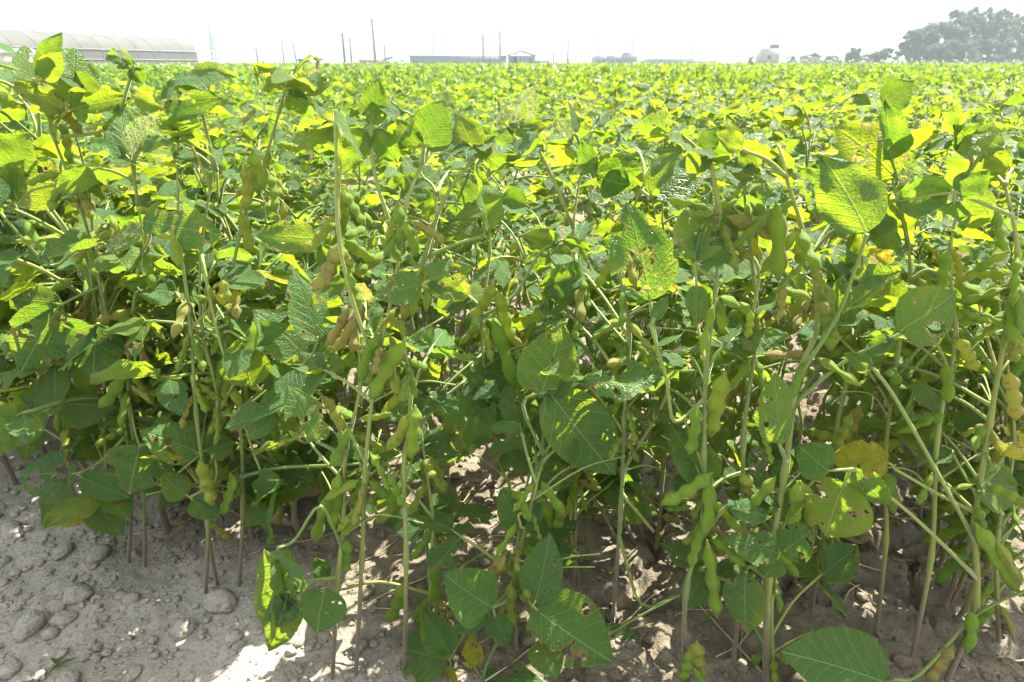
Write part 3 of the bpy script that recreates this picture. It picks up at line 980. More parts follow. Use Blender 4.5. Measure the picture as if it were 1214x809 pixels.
for q in [(820, 600, 788, 608)]:
    Lp.pod(*q)

Mp = hero('M', 'soybean plant bearing a dry pale pod on a long stalk near the frame bottom',
          [[(812, 808), (824, 700), (838, 620), (844, 540), (832, 440), (842, 340), (850, 250), (842, 200)]], dtop=0.03, extra=6)
Mp.leaf(-0.02, [(842, 470), (800, 500), (790, 450), (771, 385)], [(776, 380, 792, 350, 16, 'p')])
Mp.leaf(0.0, [(842, 340), (830, 320), (823, 312)], [(823, 310, 838, 222, 62, 'h', .02), (830, 312, 880, 250, 50, 'p', .02), (826, 338, 824, 386, 26, 'p')])
Mp.leaf(0.02, [(840, 580), (845, 570), (838, 572)], [(838, 574, 796, 500, 46, 'p', .02)])
Mp.leaf(-0.03, [(836, 640), (862, 600), (880, 606)], [(864, 602, 912, 612, 18, 'p')])
Mp.leaf(0.0, [(846, 260), (842, 190), (835, 180)], [(838, 178, 812, 205, 30, 'p'), (842, 178, 868, 192, 20, 'p'), (835, 178, 850, 150, 24, 'p')])
for q in [(860, 440, 840, 520), (826, 480, 822, 540), (845, 560, 790, 606), (838, 640, 852, 736), (838, 570, 848, 630), (826, 760, 828, 806), (818, 770, 812, 808), (820, 790, 836, 812)]:
    Mp.pod(*q)

N = hero('N', 'soybean plant with a stout hairy stem and paired pods above a small holed leaf',
         [[(910, 812), (916, 690), (930, 560), (948, 450), (966, 385), (958, 300), (935, 210)], [(918, 812), (918, 700), (926, 600)]], dtop=0.03, br=0.0034, extra=5)
N.leaf(-0.03, [(920, 640), (922, 650), (924, 656)], [(923, 656, 864, 636, 38, 'h', -.01, 1), (926, 655, 968, 628, 42, 'h', -.01, 2), (922, 662, 908, 685, 30, 'p')])
N.leaf(-0.02, [(918, 690), (890, 672), (884, 680)], [(884, 680, 878, 754, 46, 'h', -.02, 1)])
N.leaf(-0.03, [(935, 540), (926, 532), (924, 526)], [(924, 526, 921, 440, 34, 'h', .0, 2)])
N.leaf(-0.02, [(945, 480), (1000, 430), (1070, 395)], [(1066, 392, 1142, 352, 62, 'h', .0, 1), (1060, 400, 1020, 425, 20, 'p')])
N.leaf(0.0, [(936, 215), (910, 190), (880, 178)], [(880, 176, 850, 158, 24, 'p'), (878, 180, 905, 205, 24, 'p')])
N.leaf(-0.04, [(950, 450), (990, 380), (1010, 330), (1028, 278)], [(1028, 276, 984, 178, 66, 'p', .02, 5)])
N.leaf(0.0, [(960, 400), (975, 378)], [(990, 376, 1070, 314, 28, 'h', .0)])
for q in [(920, 240, 926, 335), (928, 338, 930, 372), (976, 332, 992, 418), (912, 250, 868, 302), (890, 368, 888, 392), (945, 570, 944, 630), (948, 570, 970, 626), (920, 565, 888, 605), (905, 515, 915, 545)]:
    N.pod(*q)

O = hero('O', 'soybean plant on the right whose long stem leans out with hanging pods',
         [[(1120, 812), (1150, 720), (1156, 620), (1178, 500), (1196, 380), (1204, 300), (1190, 220)]], dtop=0.02, br=0.0032, extra=6)
O.leaf(-0.03, [(1152, 690), (1080, 610), (1010, 556)], [(1002, 572, 972, 636, 74, 'h', .0, 0), (1008, 556, 1054, 606, 36, 'h', -.01, 1), (984, 560, 944, 530, 44, 'p', .02)])
O.leaf(-0.03, [(1155, 650), (1100, 540), (1060, 470), (1038, 440)], [(1036, 438, 1000, 420, 20, 'p')])
O.leaf(0.0, [(1158, 600), (1120, 590), (1060, 556)], [(1054, 548, 984, 546, 44, 'y', .02)])
O.leaf(0.0, [(1170, 540), (1180, 560)], [(1160, 582, 1216, 574, 50, 'p', .03), (1190, 540, 1222, 510, 44, 'y', .02)])
O.leaf(-0.02, [(1150, 735), (1180, 715), (1218, 700)], [(1222, 700, 1260, 690, 40, 'p')])
O.leaf(-0.03, [(1140, 770), (1090, 800), (1060, 806)], [(1056, 812, 938, 764, 76, 'p', .0, 1)])
O.leaf(-0.01, [(1192, 260), (1150, 235), (1132, 228)], [(1060, 240, 1132, 226, 40, 'p', .0), (1136, 232, 1170, 200, 30, 'p'), (1130, 240, 1140, 280, 30, 'h')])
for q in [(1156, 620, 1206, 700), (1160, 600, 1166, 640), (1196, 440, 1208, 500), (1205, 430, 1190, 400), (1150, 725, 1158, 770), (1130, 765, 1100, 812), (1180, 640, 1214, 700), (1196, 380, 1212, 420)]:
    O.pod(*q)

Q = hero('Q', 'soybean plant deep in the right side, its stem ringed by dark pods',
         [[(1040, 752), (1046, 640), (1052, 540), (1066, 420), (1080, 320), (1064, 212)], [(962, 724), (976, 620), (990, 500), (1010, 390), (1030, 290)]], dtop=0.02, extra=7)
Q.leaf(0.0, [(1066, 230), (1064, 212)], [(1062, 210, 998, 142, 66, 'h', .02, 1), (1056, 190, 1052, 122, 30, 'p')])
Q.leaf(0.02, [(1070, 300), (1060, 180), (1050, 126)], [(1048, 126, 1086, 96, 32, 'p', .0, 0)])
Q.leaf(0.0, [(1080, 330), (1100, 320), (1120, 330)], [(1122, 330, 1170, 300, 46, 'h', .0), (1115, 336, 1130, 390, 30, 'p')])
for q in [(1010, 490, 990, 535), (1020, 480, 1000, 530), (1060, 440, 1068, 480), (1090, 330, 1108, 360), (1085, 420, 1095, 455), (1048, 560, 1070, 600)]:
    Q.pod(*q)

R_ = hero('R', 'soybean plant with yellow lit leaves between the leaning stem and right frame edge',
          [[(1080, 790), (1100, 660), (1112, 520), (1130, 400), (1120, 300), (1150, 190)], [(1188, 760), (1180, 640), (1205, 520), (1180, 330)]], dtop=0.03, extra=8)
R_.leaf(0.0, [(1150, 200), (1165, 180)], [(1166, 178, 1200, 150, 34, 'h'), (1160, 176, 1130, 150, 30, 'p'), (1168, 184, 1200, 200, 30, 'p')])
for q in [(1120, 430, 1130, 480), (1135, 400, 1160, 440), (1105, 560, 1090, 600), (1180, 250, 1190, 300)]:
    R_.pod(*q)

Sx = hero('S', 'soybean plant of thin stems standing just behind the dry pale pod',
          [[(870, 792), (878, 660), (884, 520), (902, 390), (888, 300), (880, 210)], [(780, 640), (784, 560), (800, 430), (800, 300)]], dtop=0.03, extra=8)
Sx.leaf(0.0, [(888, 300), (900, 330), (880, 420)], [(858, 414, 912, 398, 26, 'p')])
for q in [(880, 560, 900, 600), (890, 500, 905, 540)]:
    Sx.pod(*q)

for h_ in HP.values():
    h_.finish()

# ------------------------------------------------------------------ plants filling the front bed
r = random.Random(5)
taken = [h_.base.to_2d() for h_ in HP.values()]
protos = []
def twin(sp, r):
    a = r.uniform(0, 6.28)
    for q in range(2):
        sp['stems'].append([p + V((math.cos(a + q * 2), math.sin(a + q * 2), 0)) * (0.018 + 0.05 * i / 12) + V((r.gauss(0, .0015), r.gauss(0, .0015), -0.01)) for i, p in enumerate(sp['stems'][0][:-2])])
        for p in sp['stems'][-1][3:]:
            if r.random() < .55: sp['pods'] += rand_pods(r, p, r.choice((1, 2, 3)), 0.05)
    sp['base_r'] *= .75
    return sp
for k in range(9):
    root = thing('soybean_plant', 'leafy soybean plant crowded into the bed behind its front stems', 'soybean plant', (0, 0, 0), 'soybean plants inside the front bed')
    build_plant(root, twin(plant_spec(r, r.uniform(0.36, 0.46), r.randrange(10, 13), 0.054, low=0.5), r))
    protos.append(root)
spots = []
tries = 0
while len(spots) < 104 and tries < 6000:
    tries += 1
    y = r.uniform(0.55, 1.75); x = r.uniform(-0.9, 0.9) * max(0.75, y)
    if abs(x) > 0.80 * y + 0.12: continue
    if y < edge_y(x) + 0.065: continue
    p = V((x, y))
    md = 0.072 if y < 1.2 else 0.10
    if any((p - q).length < md for q in taken) or any((p - q).length < md for q in spots): continue
    spots.append(p)
for i, p in enumerate(spots):
    o = protos[i] if i < len(protos) else copy_tree(protos[r.randrange(len(protos))])
    o.location = (p.x, p.y, gh(p.x, p.y))
    o.rotation_euler = (r.gauss(0, .13), r.gauss(0, .13), r.uniform(0, 6.28))
    s_ = r.uniform(0.85, 1.06) * (1.06 if p.x < -0.3 and p.y < 1.2 else 1.0)
    o.scale = (s_, s_, s_)
lp = []
for k in range(5):
    root = thing('soybean_plant', 'low leafy soybean plant filling the left end of the bed', 'soybean plant', (0, 0, 0), 'leafy plants at the left end of the bed')
    sp = plant_spec(r, r.uniform(0.34, 0.42), r.randrange(11, 13), 0.055, low=0.15)
    build_plant(root, sp)
    lp.append(root)
for i, (px, py) in enumerate([(18, 575), (55, 548), (-30, 560), (15, 520), (75, 505), (110, 590), (130, 540), (200, 630), (225, 575), (-60, 510), (40, 480), (150, 500), (300, 640), (320, 590), (270, 560), (-20, 470), (100, 470), (200, 500), (360, 640), (400, 590)]):
    p = G(px, py)
    o = lp[i] if i < len(lp) else copy_tree(lp[i % len(lp)])
    o.location = (p.x, p.y, gh(p.x, p.y))
    o.rotation_euler = (r.gauss(0, .06), r.gauss(0, .06), r.uniform(0, 6.28))
    s_ = r.uniform(0.9, 1.1) * (1.28 if i in (0, 1, 4, 5, 6, 7, 10, 11, 16) else 1.0)
    o.scale = (s_, s_, s_)
print('bed plants', len(spots))

# ------------------------------------------------------------------ plants of the open field, one by one
CAN = 0.37
mp = []
for k in range(8):
    root = thing('soybean_plant', 'bushy sunlit soybean plant in the open field behind the front bed', 'soybean plant', (0, 0, 0), 'soybean plants in the open field')
    sp = plant_spec(r, r.uniform(0.31, 0.37), r.randrange(10, 13), 0.064, low=0.25, lean=0.25)
    for j in range(9):
        sp['leaves'].append(rand_leaf(r, sp['stems'][0][r.randrange(4, len(sp['stems'][0]))], r.uniform(0, 6.28), rad(r.uniform(10, 60)), r.uniform(0.08, 0.17), r.uniform(.052, .07)))
    build_merged(root, sp, LMID, r)
    mp.append(root)
ms = []
tries = 0
while len(ms) < 225 and tries < 20000:
    tries += 1
    y = math.sqrt(r.uniform(1.55 ** 2, 5.6 ** 2))
    x = r.uniform(-1, 1) * (0.83 * y + 0.3)
    md = 0.19 if y < 3 else 0.24
    p = V((x, y))
    if any((p - q).length < md for q in ms) or any((p - q).length < 0.12 for q in spots): continue
    ms.append(p)
for i, p in enumerate(ms):
    o = mp[i] if i < len(mp) else copy_tree(mp[r.randrange(len(mp))])
    o.location = (p.x, p.y, gh(p.x, p.y))
    o.rotation_euler = (r.gauss(0, .07), r.gauss(0, .07), r.uniform(0, 6.28))
    s_ = r.uniform(0.86, 1.12)
    o.scale = (s_, s_, s_)
print('field plants', len(ms))

# the rest of the field, past counting
nrg = np.random.default_rng(4)
def field_layer(y0, y1, dens, size, lib, zspread, count_max=200000):
    area = 0.83 * (y1 * y1 - y0 * y0) + 0.8 * (y1 - y0)
    n = min(int(area * dens), count_max)
    y = np.sqrt(nrg.uniform(y0 * y0, y1 * y1, n))
    x = nrg.uniform(-1, 1, n) * (0.83 * y + 0.4)
    # clumpy canopy: plants make domes
    if y0 < 26:   # leaves gather round the plants of the rows, with shaded gaps between
        m = max(1, n // 42)
        cy = np.sqrt(nrg.uniform(y0 * y0, y1 * y1, m)); cx = nrg.uniform(-1, 1, m) * (0.83 * cy + 0.4)
        w_ = nrg.integers(0, m, n); o1, o2 = nrg.normal(0, .125, n), nrg.normal(0, .125, n)
        x, y = cx[w_] + o1, cy[w_] + o2
        dome = 0.03 - 6.0 * (o1 ** 2 + o2 ** 2) + nrg.normal(0, .065, m)[w_]
    else:
        dome = np.zeros(n)
    hh = np.array([noise.noise(V((a * 2.6, b * 2.6, 0.5))) * 0.055 + noise.noise(V((a * 0.5, b * 0.5, 3.5))) * 0.04 for a, b in zip(x, y)])
    z = CAN + 0.005 + dome + hh - np.abs(nrg.normal(0, 1, n)) ** 1.0 * zspread + nrg.uniform(0, 0.05, n)
    az = nrg.uniform(0, 2 * math.pi, n)
    el = nrg.normal(-0.35, 0.75, n)
    X = np.stack([np.cos(az) * np.cos(el), np.sin(az) * np.cos(el), np.sin(el)], 1)
    N = np.stack([nrg.normal(0, 1.2, n), nrg.normal(-.3, 1.2, n), np.full(n, .6)], 1)
    N -= X * (N * X).sum(1, keepdims=True)
    N /= np.linalg.norm(N, axis=1, keepdims=True)
    Y = np.cross(N, X)
    L = size * nrg.uniform(0.7, 1.25, n)
    pick = nrg.integers(0, len(lib), n)
    vs, fs, us, ls = [], [], [], []
    off = 0
    for k, (v, f, u) in enumerate(lib):
        s = np.where(pick == k)[0]
        if len(s) == 0: continue
        R3 = np.stack([X[s], Y[s], N[s]], 2) * L[s][:, None, None]
        vv = np.einsum('nij,vj->nvi', R3, v) + np.stack([x[s], y[s], z[s]], 1)[:, None, :]
        m = len(v)
        ff = f[None] + (np.arange(len(s)) * m)[:, None, None] + off
        off += len(s) * m
        vs.append(vv.reshape(-1, 3)); fs.append(ff.reshape(-1, 4)); us.append(np.tile(u, (len(s), 1)))
        ls.append(np.repeat(nrg.random(len(s)), len(f)))
    return vs, fs, us, ls, off
simple = (np.array([(0, -.12, 0), (0, .12, 0), (.38, -.33, .04), (.38, .33, .04), (1, -.05, -.18), (1, .05, -.18)], np.float32),
          np.array([(0, 2, 3, 1), (2, 4, 5, 3)], np.int32),
          np.array([(0, .38), (0, .62), (.38, .17), (.38, .83), (1, .45), (1, .55)], np.float32))
VS, FS, US, LS, OFF = [], [], [], [], 0
for args in ((5.3, 11, 300, 0.074, LLOW, 0.12), (11, 26, 115, 0.10, [simple], 0.11), (26, 60, 14, 0.22, [simple], 0.05), (60, 135, 4, 0.42, [simple], 0.05)):
    v, f, u, l, n = field_layer(*args)
    VS += v; FS += [q + OFF for q in f]; US += u; LS += l; OFF += n
me = mesh_arrays('soybean_field', np.concatenate(VS), np.concatenate(FS), [M['far']], np.concatenate(US), np.concatenate(LS))
tag(link('soybean_crop', me), 'dense sunlit soybean canopy stretching away to the horizon', 'crop', kind='stuff')
print('field faces', len(me.polygons))

# straws and dead leaves on the soil
r = random.Random(15)
mb = MB()
for k in range(110):
    x = r.uniform(-0.6, 0.85); y = r.uniform(max(0.45, edge_y(x) - 0.02), 1.1)
    a = r.uniform(0, 3.14); L = r.uniform(0.03, 0.14)
    pts = []
    for i in range(4):
        t = (i / 3 - .5) * L
        xx, yy = x + math.cos(a) * t + r.gauss(0, .003), y + math.sin(a) * t + r.gauss(0, .003)
        pts.append(V((xx, yy, gh_fine(xx, yy) + 0.004)))
    tube(mb, smooth_path(pts, 6), r.uniform(0.0005, 0.0012), 4)
me = mb.mesh('straw_litter', [M['straw']])
tag(link('straw_litter', me), 'thin dry straws littering the shaded soil under the stems', 'litter', kind='stuff')
mb = MB()
for k in range(34):
    x = r.uniform(-0.5, 0.85); y = r.uniform(edge_y(x) + 0.02, 1.15)
    v, f, u = leaflet_arrays(900 + k, 7, 3, droop=r.uniform(-.5, .5), cup=r.uniform(.6, 1.6), wave=0.16)
    L = r.uniform(0.02, 0.05)
    a = r.uniform(0, 6.28)
    m4 = mat4(V((x, y, gh_fine(x, y) + 0.006)), frame(V((math.cos(a), math.sin(a), r.gauss(0, .2))), V((r.gauss(0, .4), r.gauss(0, .4), 1))), L, L, L)
    mb.add(xf(m4, v), f, u, r.random())
me = mb.mesh('fallen_leaves', [M['deadleaf']])
tag(link('fallen_leaves', me), 'curled brown fallen leaves lying under the front plants', 'litter', kind='stuff')

# tiny weed
p = G(72, 792)
mb = MB()
for a in (0.4, 2.6, 4.4):
    v, f, u = leaflet_arrays(700, 6, 2, droop=0.6, ratio=0.3)
    mb.add(xf(mat4(V((0, 0, 0.002)), frame(V((math.cos(a), math.sin(a), .9)), V((0, 0, 1))), 0.016, 0.016, 0.016), v), f, u, 0.4)
o = link('weed_seedling', mb.mesh('weed_seedling', [M['p']]))
o.location = (p.x, p.y, gh_fine(p.x, p.y))
tag(o, 'tiny green weed seedling on the bare soil at the bottom left', 'weed')

# tall bare shoot standing above the canopy
pts = [P(360, 190, 1.75), P(366, 140, 1.75), P(371, 105, 1.75), P(377, 72, 1.75)]
pts[0] = V((pts[0].x, 1.75, gh(pts[0].x, 1.75) - 0.01))
root = thing('soybean_plant', 'leafless reddish shoot with a tuft on top rising above the canopy', 'soybean plant', (pts[0].x, pts[0].y, gh(pts[0].x, 1.75)))
o_ = V(root.location)
mb = MB(); tube(mb, smooth_path([p - o_ for p in pts], 24), [0.0035 * (1 + .3 * (i % 4 == 0)) for i in range(25)], 6)
link('stem', mb.mesh('stem', [M['straw']]), root)
mb = MB()
for k in range(6):
    a = k * 1.05
    v, f, u = LMID[k]
    mb.add(xf(mat4(pts[-1] - o_, frame(V((math.cos(a), math.sin(a), r.uniform(-.1, .8))), V((0, 0, 1))), .022, .02, .02), v), f, u, r.random())
link('bud', mb.mesh('bud', [M['p']]), root)

# ------------------------------------------------------------------ background buildings
def hx(px, d):  # x of a pixel column at distance d
    return P(px, 75, d).x
def hz(py, d):  # height at pixel row (small angles)
    r_ = ray(607, py)
    return H + r_.z * d / r_.y

def plain(name, col, var=0.1, rough=0.7):
    c2 = tuple(min(1, c * (1 + var)) for c in col)
    return simple_mat(name, col, c2, 0.6, rough, 0.1, 0.02)

M['film'] = None
m = bpy.data.materials.new('greenhouse_film'); t = NT(m)
tc = t.n('TexCoord').outputs['Object']
sep = t.n('SeparateXYZ'); t.put(sep.inputs[0], tc)
n_ = t.noise(tc, 0.35, 4)
c_ = t.mix(t.sm(n_, .3, .7), (0.135, 0.138, 0.137), (0.165, 0.168, 0.167))
tr = t.n('BsdfTranslucent'); t.put(tr.inputs[0], (0.13, 0.133, 0.13))
t.done(t.mixs(0.4, t.bsdf(c_, 0.85, Specular_IOR_Level=0.1), tr.outputs[0]))
M['film'] = m
M['steel'] = plain('galvanised_steel', (0.20, 0.205, 0.21))
M['white'] = plain('white_paint', (0.72, 0.73, 0.74))
M['bluewall'] = plain('blue_grey_sheet', (0.075, 0.12, 0.165))
M['greywall'] = plain('grey_concrete', (0.10, 0.125, 0.155))
M['palewall'] = plain('pale_render', (0.24, 0.24, 0.245))
M['dark'] = plain('dark_panel', (0.06, 0.07, 0.08))
M['glass'] = plain('window_glass', (0.03, 0.04, 0.05), rough=0.15)
M['wood'] = plain('weathered_pole_wood', (0.16, 0.12, 0.09))
M['conc'] = plain('concrete_pole', (0.07, 0.075, 0.08))
M['galv'] = plain('pale_steel_lattice', (0.10, 0.12, 0.15))

# greenhouse: long arched tunnel on the left
gA, gB = V((-73.5, 76.0, 0)), V((-63.0, 134.0, 0))
ax = (gB - gA); GL = ax.length; ax.normalize()
nrm = V((ax.y, -ax.x, 0))
root = thing('greenhouse', 'long pale greenhouse tunnel with an arched plastic roof at the left horizon', 'greenhouse', gA)
prof = [(4.2, 0.0), (4.2, 2.6), (3.9, 3.35), (3.1, 4.1), (2.0, 4.6), (0, 4.85), (-2.0, 4.6), (-3.1, 4.1), (-3.9, 3.35), (-4.2, 2.6), (-4.2, 0.0)]
mb = MB()
nL = 30
ends = 3.0
vs = []
for i in range(nL + 1):
    s_ = GL * i / nL
    for (a, z) in prof:
        vs.append(tuple(ax * s_ + nrm * a + V((0, 0, z))))
k = len(prof)
mb.add(vs[:], [(i * k + j, (i + 1) * k + j, (i + 1) * k + j + 1, i * k + j + 1) for i in range(nL) for j in (1, 2, 3, 4, 5, 6, 7, 8)])
link('roof', mb.mesh('roof', [M['film']]), root)
mb = MB()
mb.add(vs[:], [(i * k + j, (i + 1) * k + j, (i + 1) * k + j + 1, i * k + j + 1) for i in range(nL) for j in (0, 9)])
for e in (0, nL):
    base = [vs[e * k + j] for j in range(k)]
    c = ax * (GL * e / nL) + V((0, 0, 1.5))
    n0 = len(base)
    mb.add(base + [tuple(c)], [(n0, j, j + 1, j + 2 if j + 2 < n0 else j + 1) for j in range(0, n0 - 2, 2)])
link('wall', mb.mesh('wall', [M['film']]), root)
for i in range(0, nL + 1, 2):
    mb = MB()
    tube(mb, [ax * (GL * i / nL) + nrm * a * 1.012 + V((0, 0, z * 1.012)) for a, z in prof], 0.035, 4)
    link('hoop', mb.mesh('hoop', [M['steel']]), root)
mb = MB()
for z, a in ((2.62, 4.27), (1.2, 4.27)):
    tube(mb, [ax * s_ + nrm * a + V((0, 0, z)) for s_ in (0, GL * .5, GL)], 0.05, 4)
link('rail', mb.mesh('rail', [M['steel']]), root)

# low white shed in front of the greenhouse, at the frame edge
root = thing('shed', 'low white shed in front of the greenhouse at the left frame edge', 'shed', (hx(-14, 70), 70, 0))
mb = MB(); mb.box((0, 0, 0.75), (6.8, 4, 1.5)); link('wall', mb.mesh('wall', [plain('cream_wall', (0.55, 0.52, 0.46))], False), root)
mb = MB(); mb.box((0, 0, 1.72), (7.2, 4.4, 0.42), taper=0.96); link('roof', mb.mesh('roof', [M['white']], False), root)

def gable(root, w, dep, h, rise, wall, roofm, wins=0, winh=1.0):
    mb = MB()
    x, y = w / 2, dep / 2
    mb.add([(-x, -y, 0), (x, -y, 0), (x, y, 0), (-x, y, 0), (-x, -y, h), (x, -y, h), (x, y, h), (-x, y, h), (0, -y, h + rise), (0, y, h + rise)],
           [(0, 1, 5, 4), (2, 3, 7, 6), (3, 0, 4, 7), (1, 2, 6, 5)])
    mb.add([(-x, -y, h), (x, -y, h), (0, -y, h + rise), (-x, y, h), (x, y, h), (0, y, h + rise)], [(0, 1, 2, 2), (4, 3, 5, 5)])
    me = mb.mesh('wall', [wall], False); me.validate()
    link('wall', me, root)
    mb = MB()
    e = 0.35
    mb.add([(-x - e, -y - e, h - .05), (-x - e, y + e, h - .05), (0, y + e, h + rise + .1), (0, -y - e, h + rise + .1), (x + e, -y - e, h - .05), (x + e, y + e, h - .05),
            (-x - e, -y - e, h + .15), (-x - e, y + e, h + .15), (0, y + e, h + rise + .3), (0, -y - e, h + rise + .3), (x + e, -y - e, h + .15), (x + e, y + e, h + .15)],
           [(6, 9, 8, 7), (9, 10, 11, 8), (0, 1, 2, 3), (3, 2, 5, 4), (0, 3, 9, 6), (3, 4, 10, 9), (1, 7, 8, 2), (2, 8, 11, 5), (0, 6, 7, 1), (4, 5, 11, 10)])
    link('roof', mb.mesh('roof', [roofm], False), root)
    for k in range(wins):
        mb = MB(); mb.box((-x + w * (k + .5) / wins, -y - 0.03, h * 0.55), (w / wins * 0.4, 0.06, winh))
        link('window', mb.mesh('window', [M['glass']], False), root)

D1 = 210.0
root = thing('warehouse', 'long low blue grey warehouse with a pale flat roof line', 'warehouse', (hx(543, D1), D1 + 9, 0))
w_ = hx(600, D1) - hx(486, D1)
mb = MB(); mb.box((0, 0, 1.35), (w_, 18, 2.7)); link('wall', mb.mesh('wall', [M['bluewall']], False), root)
mb = MB(); mb.box((0, 0, 2.86), (w_ + 1.0, 19, 0.30)); link('roof', mb.mesh('roof', [M['white']], False), root)
for k in range(9):
    mb = MB(); mb.box((-w_ / 2 + w_ * (k + .5) / 9, -9.05, 1.3), (0.18, 0.1, 2.6)); link('pilaster', mb.mesh('pilaster', [M['greywall']], False), root)
root = thing('workshop', 'small gabled blue grey workshop at the right end of the warehouse', 'workshop', (hx(618, D1 - 8), D1 - 8, 0))
gable(root, hx(633, D1) - hx(603, D1), 12, hz(67, D1), 1.1, M['greywall'], M['steel'], 3, 0.9)
root = thing('lean_to', 'low dark lean to beside the gabled workshop', 'shed', (hx(641, D1), D1, 0))
mb = MB(); mb.box((0, 0, 0.6), (4.4, 8, 1.2)); link('wall', mb.mesh('wall', [M['greywall']], False), root)
mb = MB(); mb.box((0, 0, 1.28), (4.8, 8.4, 0.16)); link('roof', mb.mesh('roof', [M['dark']], False), root)
root = thing('small_house', 'small white house left of the long blue warehouse', 'house', (hx(467, D1), D1, 0))
gable(root, 4.6, 7, 1.6, 0.7, M['white'], M['palewall'], 2, 0.6)
root = thing('brick_shed', 'low brown shed at the foot of the tallest brown pole', 'shed', (hx(441, D1), D1 + 4, 0))
mb = MB(); mb.box((0, 0, 0.7), (8.0, 6, 1.4)); link('wall', mb.mesh('wall', [plain('brown_wall', (0.20, 0.14, 0.11))], False), root)
mb = MB(); mb.box((0, 0, 1.5), (8.5, 6.6, 0.2)); link('roof', mb.mesh('roof', [M['greywall']], False), root)
root = thing('pump_house', 'tiny dark roofed hut alone in the field', 'hut', (hx(361, 120), 120, 0))
mb = MB(); mb.box((0, 0, 0.55), (1.5, 1.5, 1.1)); link('wall', mb.mesh('wall', [M['palewall']], False), root)
mb = MB(); mb.box((0, 0, 1.24), (2.2, 2.2, 0.34), taper=0.6); link('roof', mb.mesh('roof', [M['dark']], False), root)

D2 = 260.0
root = thing('apartment_block', 'blue grey flat roofed block with three stepped heights', 'building', (hx(726, D2), D2, 0))
for (x0, x1, top) in ((703, 718, 67), (718, 735, 66.5), (735, 752, 65)):
    mb = MB(); w_ = hx(x1, D2) - hx(x0, D2) - 0.02; zz = hz(top, D2); cx = hx((x0 + x1) / 2, D2) - hx(726, D2)
    mb.box((cx, 0, zz / 2), (w_, 10 + (x1 - 700) * .05, zz)); o = link('wall', mb.mesh('wall', [M['greywall']], False), root)
    for j in range(2):
        mb = MB(); mb.box((cx - w_ * .22 + j * w_ * .44, -6.5, zz * .55), (w_ * .2, 3.0, 0.9)); link('window', mb.mesh('window', [M['glass']], False), root)
mb = MB(); mb.box((hx(742, D2) - hx(726, D2), 0, hz(63.5, D2) - .3), (2.2, 4, 1.2)); link('stair_tower', mb.mesh('stair_tower', [M['greywall']], False), root)
root = thing('long_shed', 'long low grey shed right of the stepped block', 'shed', (hx(803, D2), D2, 0))
w_ = hx(845, D2) - hx(761, D2)
mb = MB(); mb.box((0, 0, hz(72, D2) / 2), (w_, 12, hz(72, D2))); link('wall', mb.mesh('wall', [M['greywall']], False), root)
mb = MB(); mb.box((-w_ * .12, 0, hz(71, D2)), (w_ * .6, 12.6, 0.5)); link('roof', mb.mesh('roof', [M['steel']], False), root)
D3 = 190.0
root = thing('silo_house', 'pale square tower house with a dark box on its roof', 'building', (hx(909, D3), D3, 0))
w_ = hx(921, D3) - hx(901, D3)
mb = MB(); mb.box((0, 0, hz(58, D3) / 2), (w_, 5, hz(58, D3))); link('wall', mb.mesh('wall', [M['palewall']], False), root)
mb = MB(); mb.box((w_ * .32, 0, hz(55.5, D3)), (w_ * .34, 3, 1.1)); link('roof_tank', mb.mesh('roof_tank', [M['dark']], False), root)
mb = MB(); mb.box((-w_ * .1, -2.52, 2.2), (0.9, 0.06, 0.9)); link('window', mb.mesh('window', [M['glass']], False), root)
root = thing('cottage', 'tiny pale cottage beside the hazy far trees', 'house', (hx(959, D3), D3, 0))
gable(root, 3.4, 5, 2.2, 0.8, M['palewall'], M['greywall'], 2, 0.6)

# poles and masts
def pole(px, top, d, rbase, mat, label, arms=1, group='utility poles along the horizon', lean=0.0):
    zt = hz(top, d)
    root = thing('utility_pole', label, 'utility pole', (hx(px, d), d, 0), group)
    mb = MB(); tube(mb, [V((0, 0, -.3)), V((lean * .5, 0, zt * .5)), V((lean, 0, zt))], [rbase * 1.6, rbase * 1.45, rbase * 1.2], 6)
    link('shaft', mb.mesh('shaft', [mat]), root)
    for k in range(arms):
        mb = MB(); mb.box((lean, -.12, zt - 0.5 - k * 0.8), (1.5, 0.12, 0.12)); link('crossarm', mb.mesh('crossarm', [mat], False), root)
def mast(px, top, d, label):
    zt = hz(top, d)
    root = thing('lattice_mast', label, 'lattice mast', (hx(px, d), d, 0), 'pale lattice masts beyond the field')
    w = zt * 0.07
    cs = [(-w, -w), (w, -w), (w, w), (-w, w)]
    for (a, b) in cs:
        mb = MB(); tube(mb, [V((a, b, 0)), V((a * .15, b * .15, zt))], zt * .013, 4); link('leg', mb.mesh('leg', [M['galv']]), root)
    mb = MB()
    nb = 9
    for i in range(nb):
        z0, z1 = zt * i / nb, zt * (i + 1) / nb
        k0, k1 = 1 - .85 * i / nb, 1 - .85 * (i + 1) / nb
        for j in range(4):
            a, b = cs[j], cs[(j + 1) % 4]
            tube(mb, [V((a[0] * k0, a[1] * k0, z0)), V((b[0] * k1, b[1] * k1, z1))], zt * .008, 4)
    link('bracing', mb.mesh('bracing', [M['galv']]), root)
    for z in (.80, .92):
        mb = MB(); mb.box((0, 0, zt * z), (zt * .16, zt * .012, zt * .012)); link('crossarm', mb.mesh('crossarm', [M['galv']], False), root)
pole(409, 39, 150, .17, M['dark'], 'dark utility pole left of the tallest brown pole')
pole(417, 45, 175, .15, M['conc'], 'thin grey utility pole just right of the dark pole')
pole(445, 22, 150, .17, M['wood'], 'tallest brown utility pole on the horizon')
pole(457, 53, 180, .13, M['conc'], 'short grey pole right of the tallest brown pole', 2)
pole(306, 56, 170, .14, M['conc'], 'short lone pole between the greenhouse and the hut')
